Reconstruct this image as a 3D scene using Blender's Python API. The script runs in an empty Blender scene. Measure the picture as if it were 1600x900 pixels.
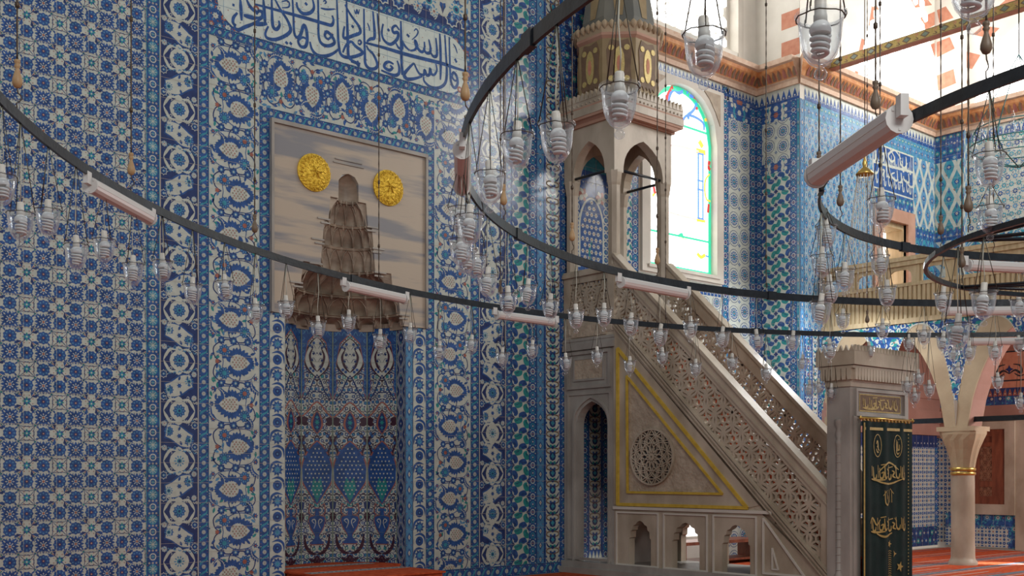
import bpy, math, random
from math import sin, cos, pi, sqrt, atan2, radians, hypot
random.seed(7)
C = bpy.context.scene.collection
scn = bpy.context.scene

# ------------------------------------------------------------------ camera, world, lights, exposure
F_PX, HOR, CX = 1716.0, 740.0, 800.0
ZC = 1.55
CA, SA = 0.753, 0.658                      # view direction = (SA, CA, 0)
cam = bpy.data.objects.new('camera', bpy.data.cameras.new('camera'))
C.objects.link(cam)
cam.location = (0, 0, ZC)
cam.rotation_euler = (pi/2, 0, -atan2(SA, CA))
cam.data.lens = 36.0*F_PX/1600.0
cam.data.sensor_width = 36.0
cam.data.shift_y = (HOR-450.0)/1600.0
cam.data.clip_start = 0.05
scn.camera = cam

scn.view_settings.view_transform = 'Standard'
scn.view_settings.look = 'None'
scn.view_settings.gamma = 1.0
scn.view_settings.use_curve_mapping = False
scn.view_settings.exposure = 0.14

w = bpy.data.worlds.new('sky'); scn.world = w; w.use_nodes = True
bg = w.node_tree.nodes['Background']
bg.inputs[0].default_value = (0.95, 0.965, 0.965, 1)
bg.inputs[1].default_value = 0.32

def area(name, loc, target, size, size_y, power, col):
    l = bpy.data.lights.new(name, 'AREA'); l.shape = 'RECTANGLE'
    l.size = size; l.size_y = size_y; l.energy = power; l.color = col
    o = bpy.data.objects.new(name, l); C.objects.link(o); o.location = loc
    from mathutils import Vector
    d = Vector(target)-Vector(loc)
    o.rotation_euler = d.to_track_quat('-Z', 'Y').to_euler()
    return o
# daylight of the high windows of the side walls and the dome
area('window_light_right', (20.5, 3.0, 10.5), (9, 11, 3), 5, 3, 430, (1.0, 0.97, 0.92))
area('window_light_gallery', (20.0, 6.5, 10.5), (21, 11.5, 6), 3, 2.5, 230, (1.0, 0.98, 0.95))
area('window_light_left', (-3.0, 6.0, 9.5), (8, 12, 4), 1.6, 2.2, 60, (0.75, 0.87, 1.0))
area('doorway_light_gallery', (20.0, 5.2, 3.3), (19.6, 10.5, 0.0), 1.6, 1.2, 150, (1.0, 0.96, 0.93))
area('window_light_corner', (16.6, 10.2, 4.8), (14.8, 11.0, 0.0), 1.0, 1.0, 90, (0.93, 0.97, 1.0))

sp_l = bpy.data.lights.new('sunbeam_window', 'SPOT'); sp_l.energy = 9000; sp_l.spot_size = .10; sp_l.spot_blend = .15; sp_l.shadow_soft_size = .02
sp_o = bpy.data.objects.new('sunbeam_window', sp_l); C.objects.link(sp_o); sp_o.location = (21.8, 4.6, 3.6)
from mathutils import Vector
sp_o.rotation_euler = (Vector((18.6, 8.7, 0))-Vector(sp_o.location)).to_track_quat('-Z', 'Y').to_euler()

area('fill_light_back', (2.5, -4.0, 8.5), (12, 11, 3), 4.5, 2.5, 520, (1.0, 0.985, 0.96))  # added fill light in place of unseen rear windows, brightens the pulpit's side
# ------------------------------------------------------------------ photograph pixel -> point on a plane of the room
def ray(x, y):
    u = (x-CX)/F_PX; v = (HOR-y)/F_PX
    return SA+CA*u, CA-SA*u, v
def onY(x, y, Y):
    a, b, v = ray(x, y); s = Y/b
    return (s*a, Y, ZC+s*v)
def onX(x, y, X):
    a, b, v = ray(x, y); s = X/a
    return (X, s*b, ZC+s*v)
YQ, YP, XP, XG, XR, XM = 12.5, 11.54, 17.0, 17.7, 22.0, 12.0
def qx(px): return onY(px, 0, YQ)[0]

# ------------------------------------------------------------------ materials
MAT = {}
def nodes(name):
    m = bpy.data.materials.new(name); m.use_nodes = True
    nt = m.node_tree; b = nt.nodes['Principled BSDF']
    return m, nt, b
def pbr(name, col, rough=.5, metal=0, col2=None, scale=4, stretch=(1, 1, 1), bump=0, bscale=None, detail=5, lo=.35, hi=.65, spec=.5):
    m, nt, b = nodes(name)
    b.inputs['Roughness'].default_value = rough
    b.inputs['Metallic'].default_value = metal
    b.inputs['Specular IOR Level'].default_value = spec
    b.inputs['Base Color'].default_value = (*col, 1)
    tc = nt.nodes.new('ShaderNodeTexCoord'); mp = nt.nodes.new('ShaderNodeMapping')
    mp.inputs['Scale'].default_value = stretch
    nt.links.new(tc.outputs['Object'], mp.inputs[0])
    if col2:
        n = nt.nodes.new('ShaderNodeTexNoise'); n.inputs['Scale'].default_value = scale; n.inputs['Detail'].default_value = detail
        nt.links.new(mp.outputs[0], n.inputs['Vector'])
        r = nt.nodes.new('ShaderNodeValToRGB')
        r.color_ramp.elements[0].position = lo; r.color_ramp.elements[1].position = hi
        r.color_ramp.elements[0].color = (*col, 1); r.color_ramp.elements[1].color = (*col2, 1)
        nt.links.new(n.outputs['Fac'], r.inputs[0]); nt.links.new(r.outputs[0], b.inputs['Base Color'])
    if bump:
        n2 = nt.nodes.new('ShaderNodeTexNoise'); n2.inputs['Scale'].default_value = bscale or scale*3; n2.inputs['Detail'].default_value = 3
        nt.links.new(mp.outputs[0], n2.inputs['Vector'])
        bp = nt.nodes.new('ShaderNodeBump'); bp.inputs['Strength'].default_value = bump; bp.inputs['Distance'].default_value = .02
        nt.links.new(n2.outputs['Fac'], bp.inputs['Height']); nt.links.new(bp.outputs[0], b.inputs['Normal'])
    MAT[name] = m
    return m
def emis(name, col, st):
    m, nt, b = nodes(name)
    b.inputs['Base Color'].default_value = (*col, 1)
    b.inputs['Emission Color'].default_value = (*col, 1); b.inputs['Emission Strength'].default_value = st
    MAT[name] = m; return m
def glaze(name, col, v=.25):                 # hand painted glazed tile colour: pigment pools unevenly
    return pbr(name, tuple(c*(1-v) for c in col), .16, 0, tuple(min(1, c*(1+v)) for c in col), 14, bump=.06, bscale=7, detail=4, lo=.3, hi=.7, spec=.45)
PAL = ['cream', 'cobalt', 'navy', 'turquoise', 'coral', 'light_blue', 'teal', 'mortar', 'gilt', 'red_paint', 'plaster', 'black_line', 'umber', 'sage', 'plum', 'pale_glaze']
glaze('cream', (.52, .55, .49), .10)
glaze('cobalt', (.030, .088, .27), .28)
glaze('navy', (.025, .045, .15), .2)
glaze('turquoise', (.05, .27, .36), .25)
glaze('coral', (.34, .12, .09), .2)
glaze('light_blue', (.09, .25, .43), .2)
glaze('teal', (.03, .25, .25), .2)
pbr('mortar', (.42, .38, .34), .8)
pbr('gilt', (.40, .28, .08), .4, .3, (.52, .38, .12), 30, bump=.3)
pbr('red_paint', (.52, .20, .12), .7, 0, (.60, .27, .17), 9)
pbr('plaster', (.80, .76, .68), .85, 0, (.74, .70, .62), 3)
pbr('black_line', (.02, .02, .03), .6)
pbr('umber', (.15, .09, .05), .6, 0, (.20, .12, .07), 8)
glaze('sage', (.20, .26, .20), .2)
glaze('pale_glaze', (.60, .67, .62), .06)
glaze('plum', (.055, .022, .040), .3)
pbr('marble', (.33, .265, .19), .42, 0, (.52, .44, .34), 2.2, (1, 1, .6), bump=.08, bscale=30, detail=8)
pbr('marble_grey', (.27, .245, .215), .45, 0, (.40, .37, .33), 2.5, (1, 1, .5), bump=.08, bscale=25, detail=8)
pbr('marble_slab', (.24, .235, .245), .42, 0, (.47, .385, .295), 1.5, (.42, .42, 3.8), bump=.05, bscale=12, detail=11, lo=.40, hi=.53)
pbr('marble_hood', (.26, .20, .15), .5, 0, (.46, .37, .28), 3, (1, 1, 2.5), bump=.1, bscale=20)
pbr('marble_light', (.56, .52, .45), .5, 0, (.66, .61, .53), 2, bump=.06, bscale=20)
pbr('stone_yellow', (.36, .26, .16), .6, 0, (.47, .36, .23), 1.6, bump=.1, bscale=25)
pbr('stone_pink_bounce', (.33, .17, .13), .65, 0, (.42, .23, .18), 1.4, bump=.08, bscale=20)  # pink stone and plaster; red carpet bounce also put into the tone
pbr('relief_stone', (.37, .29, .21), .5, 0, (.50, .41, .31), 5, bump=1.0, bscale=16)
pbr('terracotta', (.40, .22, .15), .7, 0, (.48, .28, .20), 3)
pbr('wood_panel', (.44, .33, .18), .55, 0, (.56, .44, .27), 3, (6, 6, .7))
pbr('wood_red', (.14, .035, .015), .4, 0, (.24, .07, .03), 5, (3, 3, .6))
pbr('wood_bobbin', (.12, .085, .055), .5, 0, (.20, .14, .09), 9)
pbr('wood_bobbin_pale', (.36, .22, .10), .5, 0, (.46, .30, .15), 9)
pbr('inlay', (.22, .09, .05), .5, 0, (.32, .15, .08), 8)
pbr('carpet', (.40, .055, .02), .95, 0, (.58, .11, .04), 14, bump=.5, bscale=120, spec=.1)
pbr('carpet_blue', (.10, .13, .17), .95, 0, (.24, .24, .25), 16, bump=.5, bscale=120, spec=.1)
pbr('iron', (.007, .010, .015), .30, .0, (.014, .020, .028), 12, bump=.1, spec=.4)
pbr('chain_metal', (.06, .042, .03), .5, .7, (.10, .07, .05), 40)
pbr('cord', (.50, .50, .42), .6)
pbr('brass', (.55, .36, .10), .3, .9)
pbr('socket_plastic', (.60, .58, .52), .45)
pbr('bulb_white', (.78, .77, .73), .25)
pbr('fixture_white', (.62, .62, .60), .4)
pbr('fixture_lens_bounce', (.62, .53, .50), .3, 0, (.66, .57, .54), 2)  # pale pink is the red carpet's bounce put into the lens colour
pbr('lead', (.13, .13, .115), .55, 0, (.20, .19, .15), 3, (1, 1, .3))
pbr('cone_ochre', (.27, .19, .09), .55, 0, (.33, .24, .12), 5)
pbr('green_cloth', (.004, .014, .014), .75, 0, (.008, .026, .024), 5, bump=.3, bscale=90, spec=.2)
pbr('gold_thread', (.50, .38, .13), .5, .3, (.62, .48, .20), 40)
pbr('gold_disc', (.70, .42, .03), .33, .55, (.88, .58, .06), 20, bump=1.0, bscale=38)
pbr('gold_paint', (.58, .38, .04), .45, .2, (.70, .48, .07), 12)
pbr('chain_wire', (.09, .08, .06), .5, .6)
pbr('patina', (.10, .30, .30), .5, .5)
pbr('cornice_orange', (.46, .16, .05), .6, 0, (.60, .30, .12), 12, detail=6)
pbr('cornice_pink', (.55, .36, .25), .6, 0, (.64, .48, .36), 14)
emis('daylight', (1.0, 1.0, .98), 2.6)
emis('daylight_soft', (1.0, .99, .96), 1.15)
emis('pane_green', (.03, .50, .28), 1.0)
emis('pane_blue', (.08, .22, .80), .95)
emis('pane_red', (.55, .03, .03), .8)
emis('pane_yellow', (.90, .55, .05), .95)
emis('pane_rose', (1.0, .55, .48), 1.0)
emis('pane_amber', (1.0, .50, .20), 1.0)
def glassmat(name, tint=(.93, .95, .97), rim=(.85, .86, .9)):
    m = bpy.data.materials.new(name); m.use_nodes = True; nt = m.node_tree
    nt.nodes.remove(nt.nodes['Principled BSDF']); out = nt.nodes['Material Output']
    tr = nt.nodes.new('ShaderNodeBsdfTransparent'); tr.inputs[0].default_value = (*tint, 1)
    gl = nt.nodes.new('ShaderNodeBsdfGlossy'); gl.inputs['Roughness'].default_value = .06; gl.inputs[0].default_value = (1, 1, 1, 1)
    tl = nt.nodes.new('ShaderNodeBsdfTranslucent'); tl.inputs[0].default_value = (*rim, 1)
    lw = nt.nodes.new('ShaderNodeLayerWeight'); lw.inputs[0].default_value = .38
    pw = nt.nodes.new('ShaderNodeMath'); pw.operation = 'POWER'; pw.inputs[1].default_value = 1.9
    nt.links.new(lw.outputs['Facing'], pw.inputs[0])
    ad = nt.nodes.new('ShaderNodeMath'); ad.operation = 'MULTIPLY_ADD'; ad.inputs[1].default_value = .95; ad.inputs[2].default_value = .05
    nt.links.new(pw.outputs[0], ad.inputs[0])
    m1 = nt.nodes.new('ShaderNodeMixShader'); m1.inputs[0].default_value = .40
    nt.links.new(gl.outputs[0], m1.inputs[1]); nt.links.new(tl.outputs[0], m1.inputs[2])
    m2 = nt.nodes.new('ShaderNodeMixShader')
    nt.links.new(ad.outputs[0], m2.inputs[0]); nt.links.new(tr.outputs[0], m2.inputs[1]); nt.links.new(m1.outputs[0], m2.inputs[2])
    nt.links.new(m2.outputs[0], out.inputs[0])
    MAT[name] = m; return m
glassmat('lamp_glass')

# ------------------------------------------------------------------ mesh helpers
class MB:
    """collects geometry of ONE mesh object"""
    def __init__(s): s.v = []; s.f = []; s.m = []; s.smooth = []; s.k = 0
    def add(s, vs, fs, mi=0, sm=False):
        o = len(s.v); s.v += vs
        for f in fs:
            s.f.append([o+i for i in f]); s.m.append(mi); s.smooth.append(sm)
        return s
    def box(s, a, b, mi=0):
        s.k += 1; e = (s.k*5 % 11)*.00022
        x0, y0, z0 = a; x1, y1, z1 = b
        x0, x1, y0, y1, z0, z1 = min(x0, x1)-e, max(x0, x1)+e, min(y0, y1)-e, max(y0, y1)+e, min(z0, z1)-e, max(z0, z1)+e
        vs = [(x0, y0, z0), (x1, y0, z0), (x1, y1, z0), (x0, y1, z0), (x0, y0, z1), (x1, y0, z1), (x1, y1, z1), (x0, y1, z1)]
        return s.add(vs, [(0, 3, 2, 1), (4, 5, 6, 7), (0, 1, 5, 4), (1, 2, 6, 5), (2, 3, 7, 6), (3, 0, 4, 7)], mi)
    def prism(s, pts, fr, d0, d1, mi=0):
        """polygon (s,t) extruded along the frame's third axis"""
        s.k += 1; e = (s.k*5 % 23)*.00006
        if d1 < d0: d0, d1 = d1, d0
        d0 -= e; d1 += e
        n = len(pts); gx = sum(p[0] for p in pts)/n; gy = sum(p[1] for p in pts)/n
        pts = [(p[0]+(e if p[0] > gx else -e), p[1]+(e if p[1] > gy else -e)) for p in pts]
        vs = [fr(p[0], p[1], d0) for p in pts]+[fr(p[0], p[1], d1) for p in pts]
        fs = [tuple(range(n-1, -1, -1)), tuple(range(n, 2*n))]+[(i, (i+1) % n, n+(i+1) % n, n+i) for i in range(n)]
        return s.add(vs, fs, mi)
    def tube(s, pts, r, n=6, mi=0, closed=False, sm=True):
        from mathutils import Vector
        P = [Vector(p) for p in pts]; N = len(P); vs = []; prev = None
        for i, p in enumerate(P):
            if closed: d = P[(i+1) % N]-P[i-1]
            else: d = P[min(i+1, N-1)]-P[max(i-1, 0)]
            d.normalize()
            if prev is None:
                up = Vector((0, 0, 1)) if abs(d.z) < .9 else Vector((1, 0, 0))
                a = d.cross(up).normalized()
            else:
                a = (prev-d*prev.dot(d)).normalized()
            prev = a; b = d.cross(a)
            rr = r[i] if isinstance(r, (list, tuple)) else r
            for k in range(n):
                t = 2*pi*k/n; q = p+(a*cos(t)+b*sin(t))*rr
                vs.append((q.x, q.y, q.z))
        fs = []
        for i in range(N if closed else N-1):
            j = (i+1) % N
            for k in range(n):
                fs.append((i*n+k, i*n+(k+1) % n, j*n+(k+1) % n, j*n+k))
        if not closed:
            fs.append(tuple(range(n-1, -1, -1))); fs.append(tuple((N-1)*n+k for k in range(n)))
        return s.add(vs, fs, mi, sm)
    def lathe(s, prof, c=(0, 0, 0), n=16, mi=0, sm=True, cap=True, ph=0.0):
        vs = []; fs = []
        for r, z in prof:
            for k in range(n):
                t = 2*pi*(k+ph)/n; vs.append((c[0]+r*cos(t), c[1]+r*sin(t), c[2]+z))
        for i in range(len(prof)-1):
            for k in range(n):
                fs.append((i*n+k, i*n+(k+1) % n, (i+1)*n+(k+1) % n, (i+1)*n+k))
        s.add(vs, fs, mi, sm)
        if cap:
            N = len(prof)
            if prof[0][0] > 1e-4: s.add(vs[:n], [tuple(range(n-1, -1, -1))], mi)
            if prof[-1][0] > 1e-4: s.add(vs[(N-1)*n:], [tuple(range(n))], mi)
        return s
    def ribbon(s, pts, w, fr, d0, d1, mi=0):
        """flat bar following (s,t) points"""
        for (x0, y0), (x1, y1) in zip(pts[:-1], pts[1:]):
            L = hypot(x1-x0, y1-y0)
            if L < 1e-6: continue
            nx, ny = -(y1-y0)/L*w/2, (x1-x0)/L*w/2; ex, ey = (x1-x0)/L*w*.18, (y1-y0)/L*w*.18
            s.prism([(x0-nx-ex, y0-ny-ey), (x1-nx+ex, y1-ny+ey), (x1+nx+ex, y1+ny+ey), (x0+nx-ex, y0+ny-ey)], fr, d0, d1, mi)
        return s
    def build(s, name, mats, parent=None, origin=None):
        me = bpy.data.meshes.new(name)
        vs = s.v
        if origin: vs = [(x-origin[0], y-origin[1], z-origin[2]) for x, y, z in vs]
        me.from_pydata(vs, [], s.f)
        if isinstance(mats, str): mats = [mats]
        for m in mats: me.materials.append(MAT[m])
        me.polygons.foreach_set('material_index', s.m)
        me.polygons.foreach_set('use_smooth', s.smooth)
        me.update()
        o = bpy.data.objects.new(name, me); C.objects.link(o)
        if parent: o.parent = parent
        if origin: o.location = origin
        return o
def tag(o, label=None, cat=None, group=None, kind=None):
    if label: o['label'] = label
    if cat: o['category'] = cat
    if group: o['group'] = group
    if kind: o['kind'] = kind
    return o
def thing(name, label, cat, group=None, loc=(0, 0, 0)):
    o = bpy.data.objects.new(name, None); C.objects.link(o); o.location = loc; o.empty_display_size = .1
    return tag(o, label, cat, group)
def frY(Y, out=-1):                 # plane of constant Y, seen from smaller Y; third axis comes out of the wall
    return lambda s, t, d: (s, Y+out*d, t)
def frX(X, out=-1):                 # plane of constant X; s is world Y
    return lambda s, t, d: (X+out*d, s, t)
def frF(Z=0):
    return lambda s, t, d: (s, t, Z+d)

# ------------------------------------------------------------------ painted tile drawing: polygons in (s,t)
def cat_rom(P, k=5):
    if len(P) < 3: return P
    out = []
    Q = [P[0]]+list(P)+[P[-1]]
    for i in range(1, len(Q)-2):
        p0, p1, p2, p3 = Q[i-1:i+3]
        for j in range(k):
            t = j/k; t2 = t*t; t3 = t2*t
            out.append(tuple(.5*((2*p1[c])+(-p0[c]+p2[c])*t+(2*p0[c]-5*p1[c]+4*p2[c]-p3[c])*t2+(-p0[c]+3*p1[c]-3*p2[c]+p3[c])*t3) for c in (0, 1)))
    out.append(tuple(P[-1][:2]))
    return out
def stroke(P, w, taper=.35, k=5):
    """list of quads following a smoothed line, width w swelling in the middle"""
    Q = cat_rom(P, k); n = len(Q); L = []; R = []
    for i, p in enumerate(Q):
        a = Q[max(i-1, 0)]; b = Q[min(i+1, n-1)]
        dx, dy = b[0]-a[0], b[1]-a[1]; l = hypot(dx, dy) or 1
        f = taper+(1-taper)*min(1, 3*min(i, n-1-i)/max(n-1, 1))
        L.append((p[0]-dy/l*w*f/2, p[1]+dx/l*w*f/2)); R.append((p[0]+dy/l*w*f/2, p[1]-dx/l*w*f/2))
    return [[L[i], L[i+1], R[i+1], R[i]] for i in range(n-1)]
def circ(r, n=12, x=0, y=0, ph=0): return [(x+r*cos(2*pi*(k+ph)/n), y+r*sin(2*pi*(k+ph)/n)) for k in range(n)]
def star(n, r1, r2, x=0, y=0, ph=0):
    return [(x+(r1 if k % 2 == 0 else r2)*cos(pi*(k+ph)/n), y+(r1 if k % 2 == 0 else r2)*sin(pi*(k+ph)/n)) for k in range(2*n)]
def petal(x, y, a, L, w):
    ca, sa = cos(a), sin(a)
    return [(x+ca*p*L-sa*q*w, y+sa*p*L+ca*q*w) for p, q in ((0, 0), (.25, .4), (.55, .5), (.8, .3), (1, 0), (.8, -.3), (.55, -.5), (.25, -.4))]
def clip(poly, R):
    x0, y0, x1, y1 = R
    xs = [p[0] for p in poly]; ys = [p[1] for p in poly]
    if min(xs) >= x0 and max(xs) <= x1 and min(ys) >= y0 and max(ys) <= y1: return poly
    if max(xs) <= x0 or min(xs) >= x1 or max(ys) <= y0 or min(ys) >= y1: return None
    for ax, val, sg in ((0, x0, 1), (0, x1, -1), (1, y0, 1), (1, y1, -1)):
        out = []
        for i, p in enumerate(poly):
            q = poly[i-1]; pi_ = (p[ax]-val)*sg >= 0; qi = (q[ax]-val)*sg >= 0
            if pi_ != qi:
                t = (val-q[ax])/(p[ax]-q[ax]); out.append((q[0]+t*(p[0]-q[0]), q[1]+t*(p[1]-q[1])))
            if pi_: out.append(p)
        poly = out
        if len(poly) < 3: return None
    return poly
CR, CO, NA, TU, CL, LB, TE, MO, GI, RP, PL, BK, UM, SG, PM, PA = range(16)
class Canvas:
    def __init__(s, rect, ground=CR):
        s.R = rect; s.p = []
        x0, y0, x1, y1 = rect
        s.p.append(([(x0, y0), (x1, y0), (x1, y1), (x0, y1)], ground, 0))
    def poly(s, pts, c, l=1):
        q = clip(pts, s.R)
        if q: s.p.append((q, c, l))
    def stamp(s, mot, x, y, k=1.0, rot=0.0, fx=1, fy=1):
        ca, sa = cos(rot)*k, sin(rot)*k
        for pts, c, l in mot:
            s.poly([(x+fx*(px*ca-py*sa), y+fy*(px*sa+py*ca)) for px, py in pts], c, l)
    def stroke(s, P, w, c, l=1, taper=.35, k=5):
        for q in stroke(P, w, taper, k): s.poly(q, c, l)
    def rect(s, x0, y0, x1, y1, c, l=1): s.poly([(x0, y0), (x1, y0), (x1, y1), (x0, y1)], c, l)
    def edge(s, w, c=MO, l=6):
        x0, y0, x1, y1 = s.R
        s.rect(x0, y0, x0+w, y1, c, l); s.rect(x1-w, y0, x1, y1, c, l)
    def seams(s, px, pz, w=.004, l=6, c=MO):
        x0, y0, x1, y1 = s.R
        if px:
            k = math.ceil(x0/px)
            while k*px < x1: s.rect(k*px-w/2, y0, k*px+w/2, y1, c, l); k += 1
        if pz:
            k = math.ceil(y0/pz)
            while k*pz < y1: s.rect(x0, k*pz-w/2, x1, k*pz+w/2, c, l); k += 1
    def build(s, name, fr, parent=None, base=.004, step=.0009):
        mb = MB(); used = sorted({c for _, c, _ in s.p}); ix = {c: i for i, c in enumerate(used)}
        for i, (pts, c, l) in enumerate(s.p):
            o = len(mb.v); d = base+l*step+(i*7 % 37)*.00002
            mb.v += [fr(p[0], p[1], d) for p in pts]
            mb.f.append(list(range(o, o+len(pts)))); mb.m.append(ix[c]); mb.smooth.append(False)
        o = mb.build(name, [PAL[c] for c in used], parent)
        return o

# ------------------------------------------------------------------ motifs (unit radius 1)
def flower(n, ground, pet, mid, core, l=2):
    m = [(star(n, 1.0, .78), ground, l)]
    for k in range(n):
        a = 2*pi*k/n; m.append((petal(.42*cos(a), .42*sin(a), a, .42, .22), pet, l+1))
    m += [(circ(.38, 10), mid, l+1), (circ(.2, 8), core, l+2)]
    return m
def square_flower():
    pts = []
    for k in range(40):
        a = 2*pi*k/40; q = max(abs(cos(a)), abs(sin(a))); r = (.92/q**.75)*(1.0 if k % 2 == 0 else .80)
        pts.append((r*cos(a), r*sin(a)))
    m = [(pts, CO, 2)]
    for k in range(12):
        a = 2*pi*(k+.5)/12; m.append((petal(.62*cos(a), .62*sin(a), a, .3, .13), CR, 3))
    m.append((star(8, .62, .46), NA, 3)); m.append((star(8, .54, .38), CO, 4))
    for k in range(8):
        a = 2*pi*k/8; m.append((petal(.24*cos(a), .24*sin(a), a, .24, .11), CR, 5))
    m += [(star(4, .26, .15, ph=1), CR, 5), (circ(.13, 7), CL, 6)]
    return m
def rosette_small():
    m = [(star(10, 1, .86), CO, 2)]
    for k in range(8):
        a = 2*pi*k/8; m.append((circ(.13, 6, .62*cos(a), .62*sin(a)), LB, 3))
    m += [(circ(.3, 8), NA, 3), (circ(.17, 6), CL, 4), (circ(.08, 5), CR, 5)]
    for k in range(4):
        a = pi/4+pi/2*k; m.append((petal(.95*cos(a), .95*sin(a), a-.35, .55, .24), CO, 2))
    return m
def star_small():
    m = []
    for k in range(8):
        a = 2*pi*k/8; m.append((petal(.12*cos(a), .12*sin(a), a, .80, .42), CO if k % 2 else TE, 2))
    m += [(circ(.42, 8), TU, 3), (circ(.2, 6), CR, 4)]
    for k in range(8):
        a = 2*pi*(k+.5)/8; m.append((circ(.12, 5, 1.32*cos(a), 1.32*sin(a)), CL, 2))
    return m
SQF, ROS, STS = square_flower(), rosette_small(), star_small()
def field_cells(cv, p, s0, t0, simple=False):
    """checkerboard of big square flowers, rosettes and small stars with dark split leaves; p = half period"""
    x0, y0, x1, y1 = cv.R
    i0, i1 = math.floor((x0-s0)/p)-1, math.ceil((x1-s0)/p)+1
    j0, j1 = math.floor((y0-t0)/p)-1, math.ceil((y1-t0)/p)+1
    for i in range(i0, i1+1):
        for j in range(j0, j1+1):
            x, y = s0+i*p, t0+j*p; e, f = i % 2, j % 2
            if e == 0 and f == 0:
                if simple:
                    cv.poly(star(6, .52*p, .36*p, x, y), CO, 2); cv.poly(circ(.14*p, 6, x, y), CR, 3); continue
                cv.stamp(SQF, x, y, .59*p)
            elif e != f:
                if simple:
                    cv.poly(circ(.36*p, 8, x, y), CO, 2); cv.poly(circ(.12*p, 5, x, y), LB, 3); continue
                cv.stamp(ROS, x, y, .42*p, 0 if e else pi/2)
            else:
                if simple:
                    cv.poly(star(4, .3*p, .16*p, x, y), CL if (i//2+j//2) % 2 else CO, 2); continue
                cv.stamp(STS, x, y, .30*p)
                big = ((i//2)+(j//2)) % 2 == 0
                for k in range(4):
                    a = pi/4+pi/2*k
                    if big:
                        for sg in (-1, 1):
                            b = a+sg*.42
                            cv.poly([(x+.40*p*cos(a), y+.40*p*sin(a)), (x+.62*p*cos(b), y+.62*p*sin(b)), (x+.92*p*cos(a+sg*.22), y+.92*p*sin(a+sg*.22)), (x+.66*p*cos(a+sg*.12), y+.66*p*sin(a+sg*.12))], CO if sg > 0 else NA, 1)
                        cv.poly(petal(x+.45*p*cos(a), y+.45*p*sin(a), a, .3*p, .05*p), CL, 3)
                    else:
                        for sg in (-1, 1):
                            cv.stroke([(x+.5*p*cos(a+sg*1.1), y+.5*p*sin(a+sg*1.1)), (x+.45*p*cos(a+sg*.4), y+.45*p*sin(a+sg*.4)), (x+.85*p*cos(a-sg*.1), y+.85*p*sin(a-sg*.1))], .035*p, NA, 1, k=3)
            # thin scroll stems joining the motifs
            if not simple:
                for sx, sy in ((1, 1), (1, -1)):
                    cv.stroke([(x-.5*p*sx, y-.5*p*sy), (x+.06*p, y-.05*p), (x+.5*p*sx, y+.5*p*sy)], .045*p, NA, 1, k=2)
                if (i+j) % 2: cv.poly(petal(x+.42*p, y+.40*p, .8, .2*p, .09*p), TE, 1); cv.poly(petal(x-.42*p, y+.42*p, 2.3, .2*p, .09*p), TE, 1)

FL8 = flower(8, CR, LB, CR, CL)
FB = flower(10, CO, LB, TU, NA)
FB2 = flower(8, CO, NA, LB, CR)
def strip(rect, vertical=True):
    return rect
def ribbon_border(cv, vert, per=.14):
    """cobalt ground, turquoise S ribbons, cream florets"""
    x0, y0, x1, y1 = cv.R
    W = (x1-x0) if vert else (y1-y0); L0, L1 = (y0, y1) if vert else (x0, x1); mid = (x0+x1)/2 if vert else (y0+y1)/2
    k = math.floor(L0/per)-1
    P = (lambda a, b: (mid+b*W, a)) if vert else (lambda a, b: (a, mid+b*W))
    while k*per < L1+per:
        a = k*per
        cv.stamp(FL8, *P(a, 0), .22*W); cv.poly(circ(.05*W, 6, *P(a, 0)), CL, 5)
        cv.stroke([P(a+.12*per, -.34), P(a+.38*per, -.24), P(a+.62*per, .24), P(a+.9*per, .34)], .15*W, TU, 2, .2, 4)
        cv.stroke([P(a+.16*per, -.16), P(a+.40*per, -.05), P(a+.6*per, .36)], .045*W, LB, 1, .5, 3)
        cv.poly(circ(.05*W, 6, *P(a+.5*per, .34)), CR, 2); cv.poly(circ(.05*W, 6, *P(a+.5*per, -.36)), CR, 2)
        cv.poly(circ(.04*W, 5, *P(a+.25*per, .36)), CL, 2); cv.poly(circ(.04*W, 5, *P(a-.25*per, -.36)), CL, 2)
        k += 1
    for e in (-.485, .485):
        a, b = P(L0, e-.018), P(L1, e+.018); cv.rect(min(a[0], b[0]), min(a[1], b[1]), max(a[0], b[0]), max(a[1], b[1]), LB, 5)
    for e in (-.44, .44):
        a, b = P(L0, e-.012), P(L1, e+.012); cv.rect(min(a[0], b[0]), min(a[1], b[1]), max(a[0], b[0]), max(a[1], b[1]), NA, 5)
def medallion_border(cv, per=.145):
    """bright cobalt strip: turquoise crossed discs and cream ringed florets in turn"""
    x0, y0, x1, y1 = cv.R; W = x1-x0; m = (x0+x1)/2
    k = math.floor(y0/per)-1
    while k*per < y1+per:
        y = k*per
        if k % 2:
            cv.poly(circ(.36*W, 12, m, y), TU, 2)
            for a in (0, .79, 1.57, 2.36): cv.stroke([(m-.3*W*cos(a), y-.3*W*sin(a)), (m+.3*W*cos(a), y+.3*W*sin(a))], .04*W, CR, 3, 1, 1)
            for a in range(8): cv.poly(circ(.06*W, 5, m+.24*W*cos(a*.785+.4), y+.24*W*sin(a*.785+.4)), LB, 4)
        else:
            cv.poly(circ(.27*W, 12, m, y), CR, 2); cv.poly(star(8, .21*W, .16*W, m, y), CO, 3); cv.poly(circ(.1*W, 8, m, y), TU, 4)
        for sx in (-1, 1):
            cv.poly(circ(.075*W, 6, m+sx*.26*W, y+per*.5), CR, 2); cv.poly(circ(.035*W, 5, m+sx*.26*W, y+per*.5), CL, 3)
            cv.poly(petal(m+sx*.42*W, y+.2*per, pi/2, .3*per, .08*W), NA, 2)
            cv.poly(circ(.04*W, 5, m+sx*.38*W, y+per*.32), CL, 2)
        cv.poly(circ(.08*W, 6, m, y+per*.5), CR, 2); cv.poly(circ(.04*W, 5, m, y+per*.5), CL, 3)
        k += 1
    cv.edge(.05*W, TU, 5)
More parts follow.
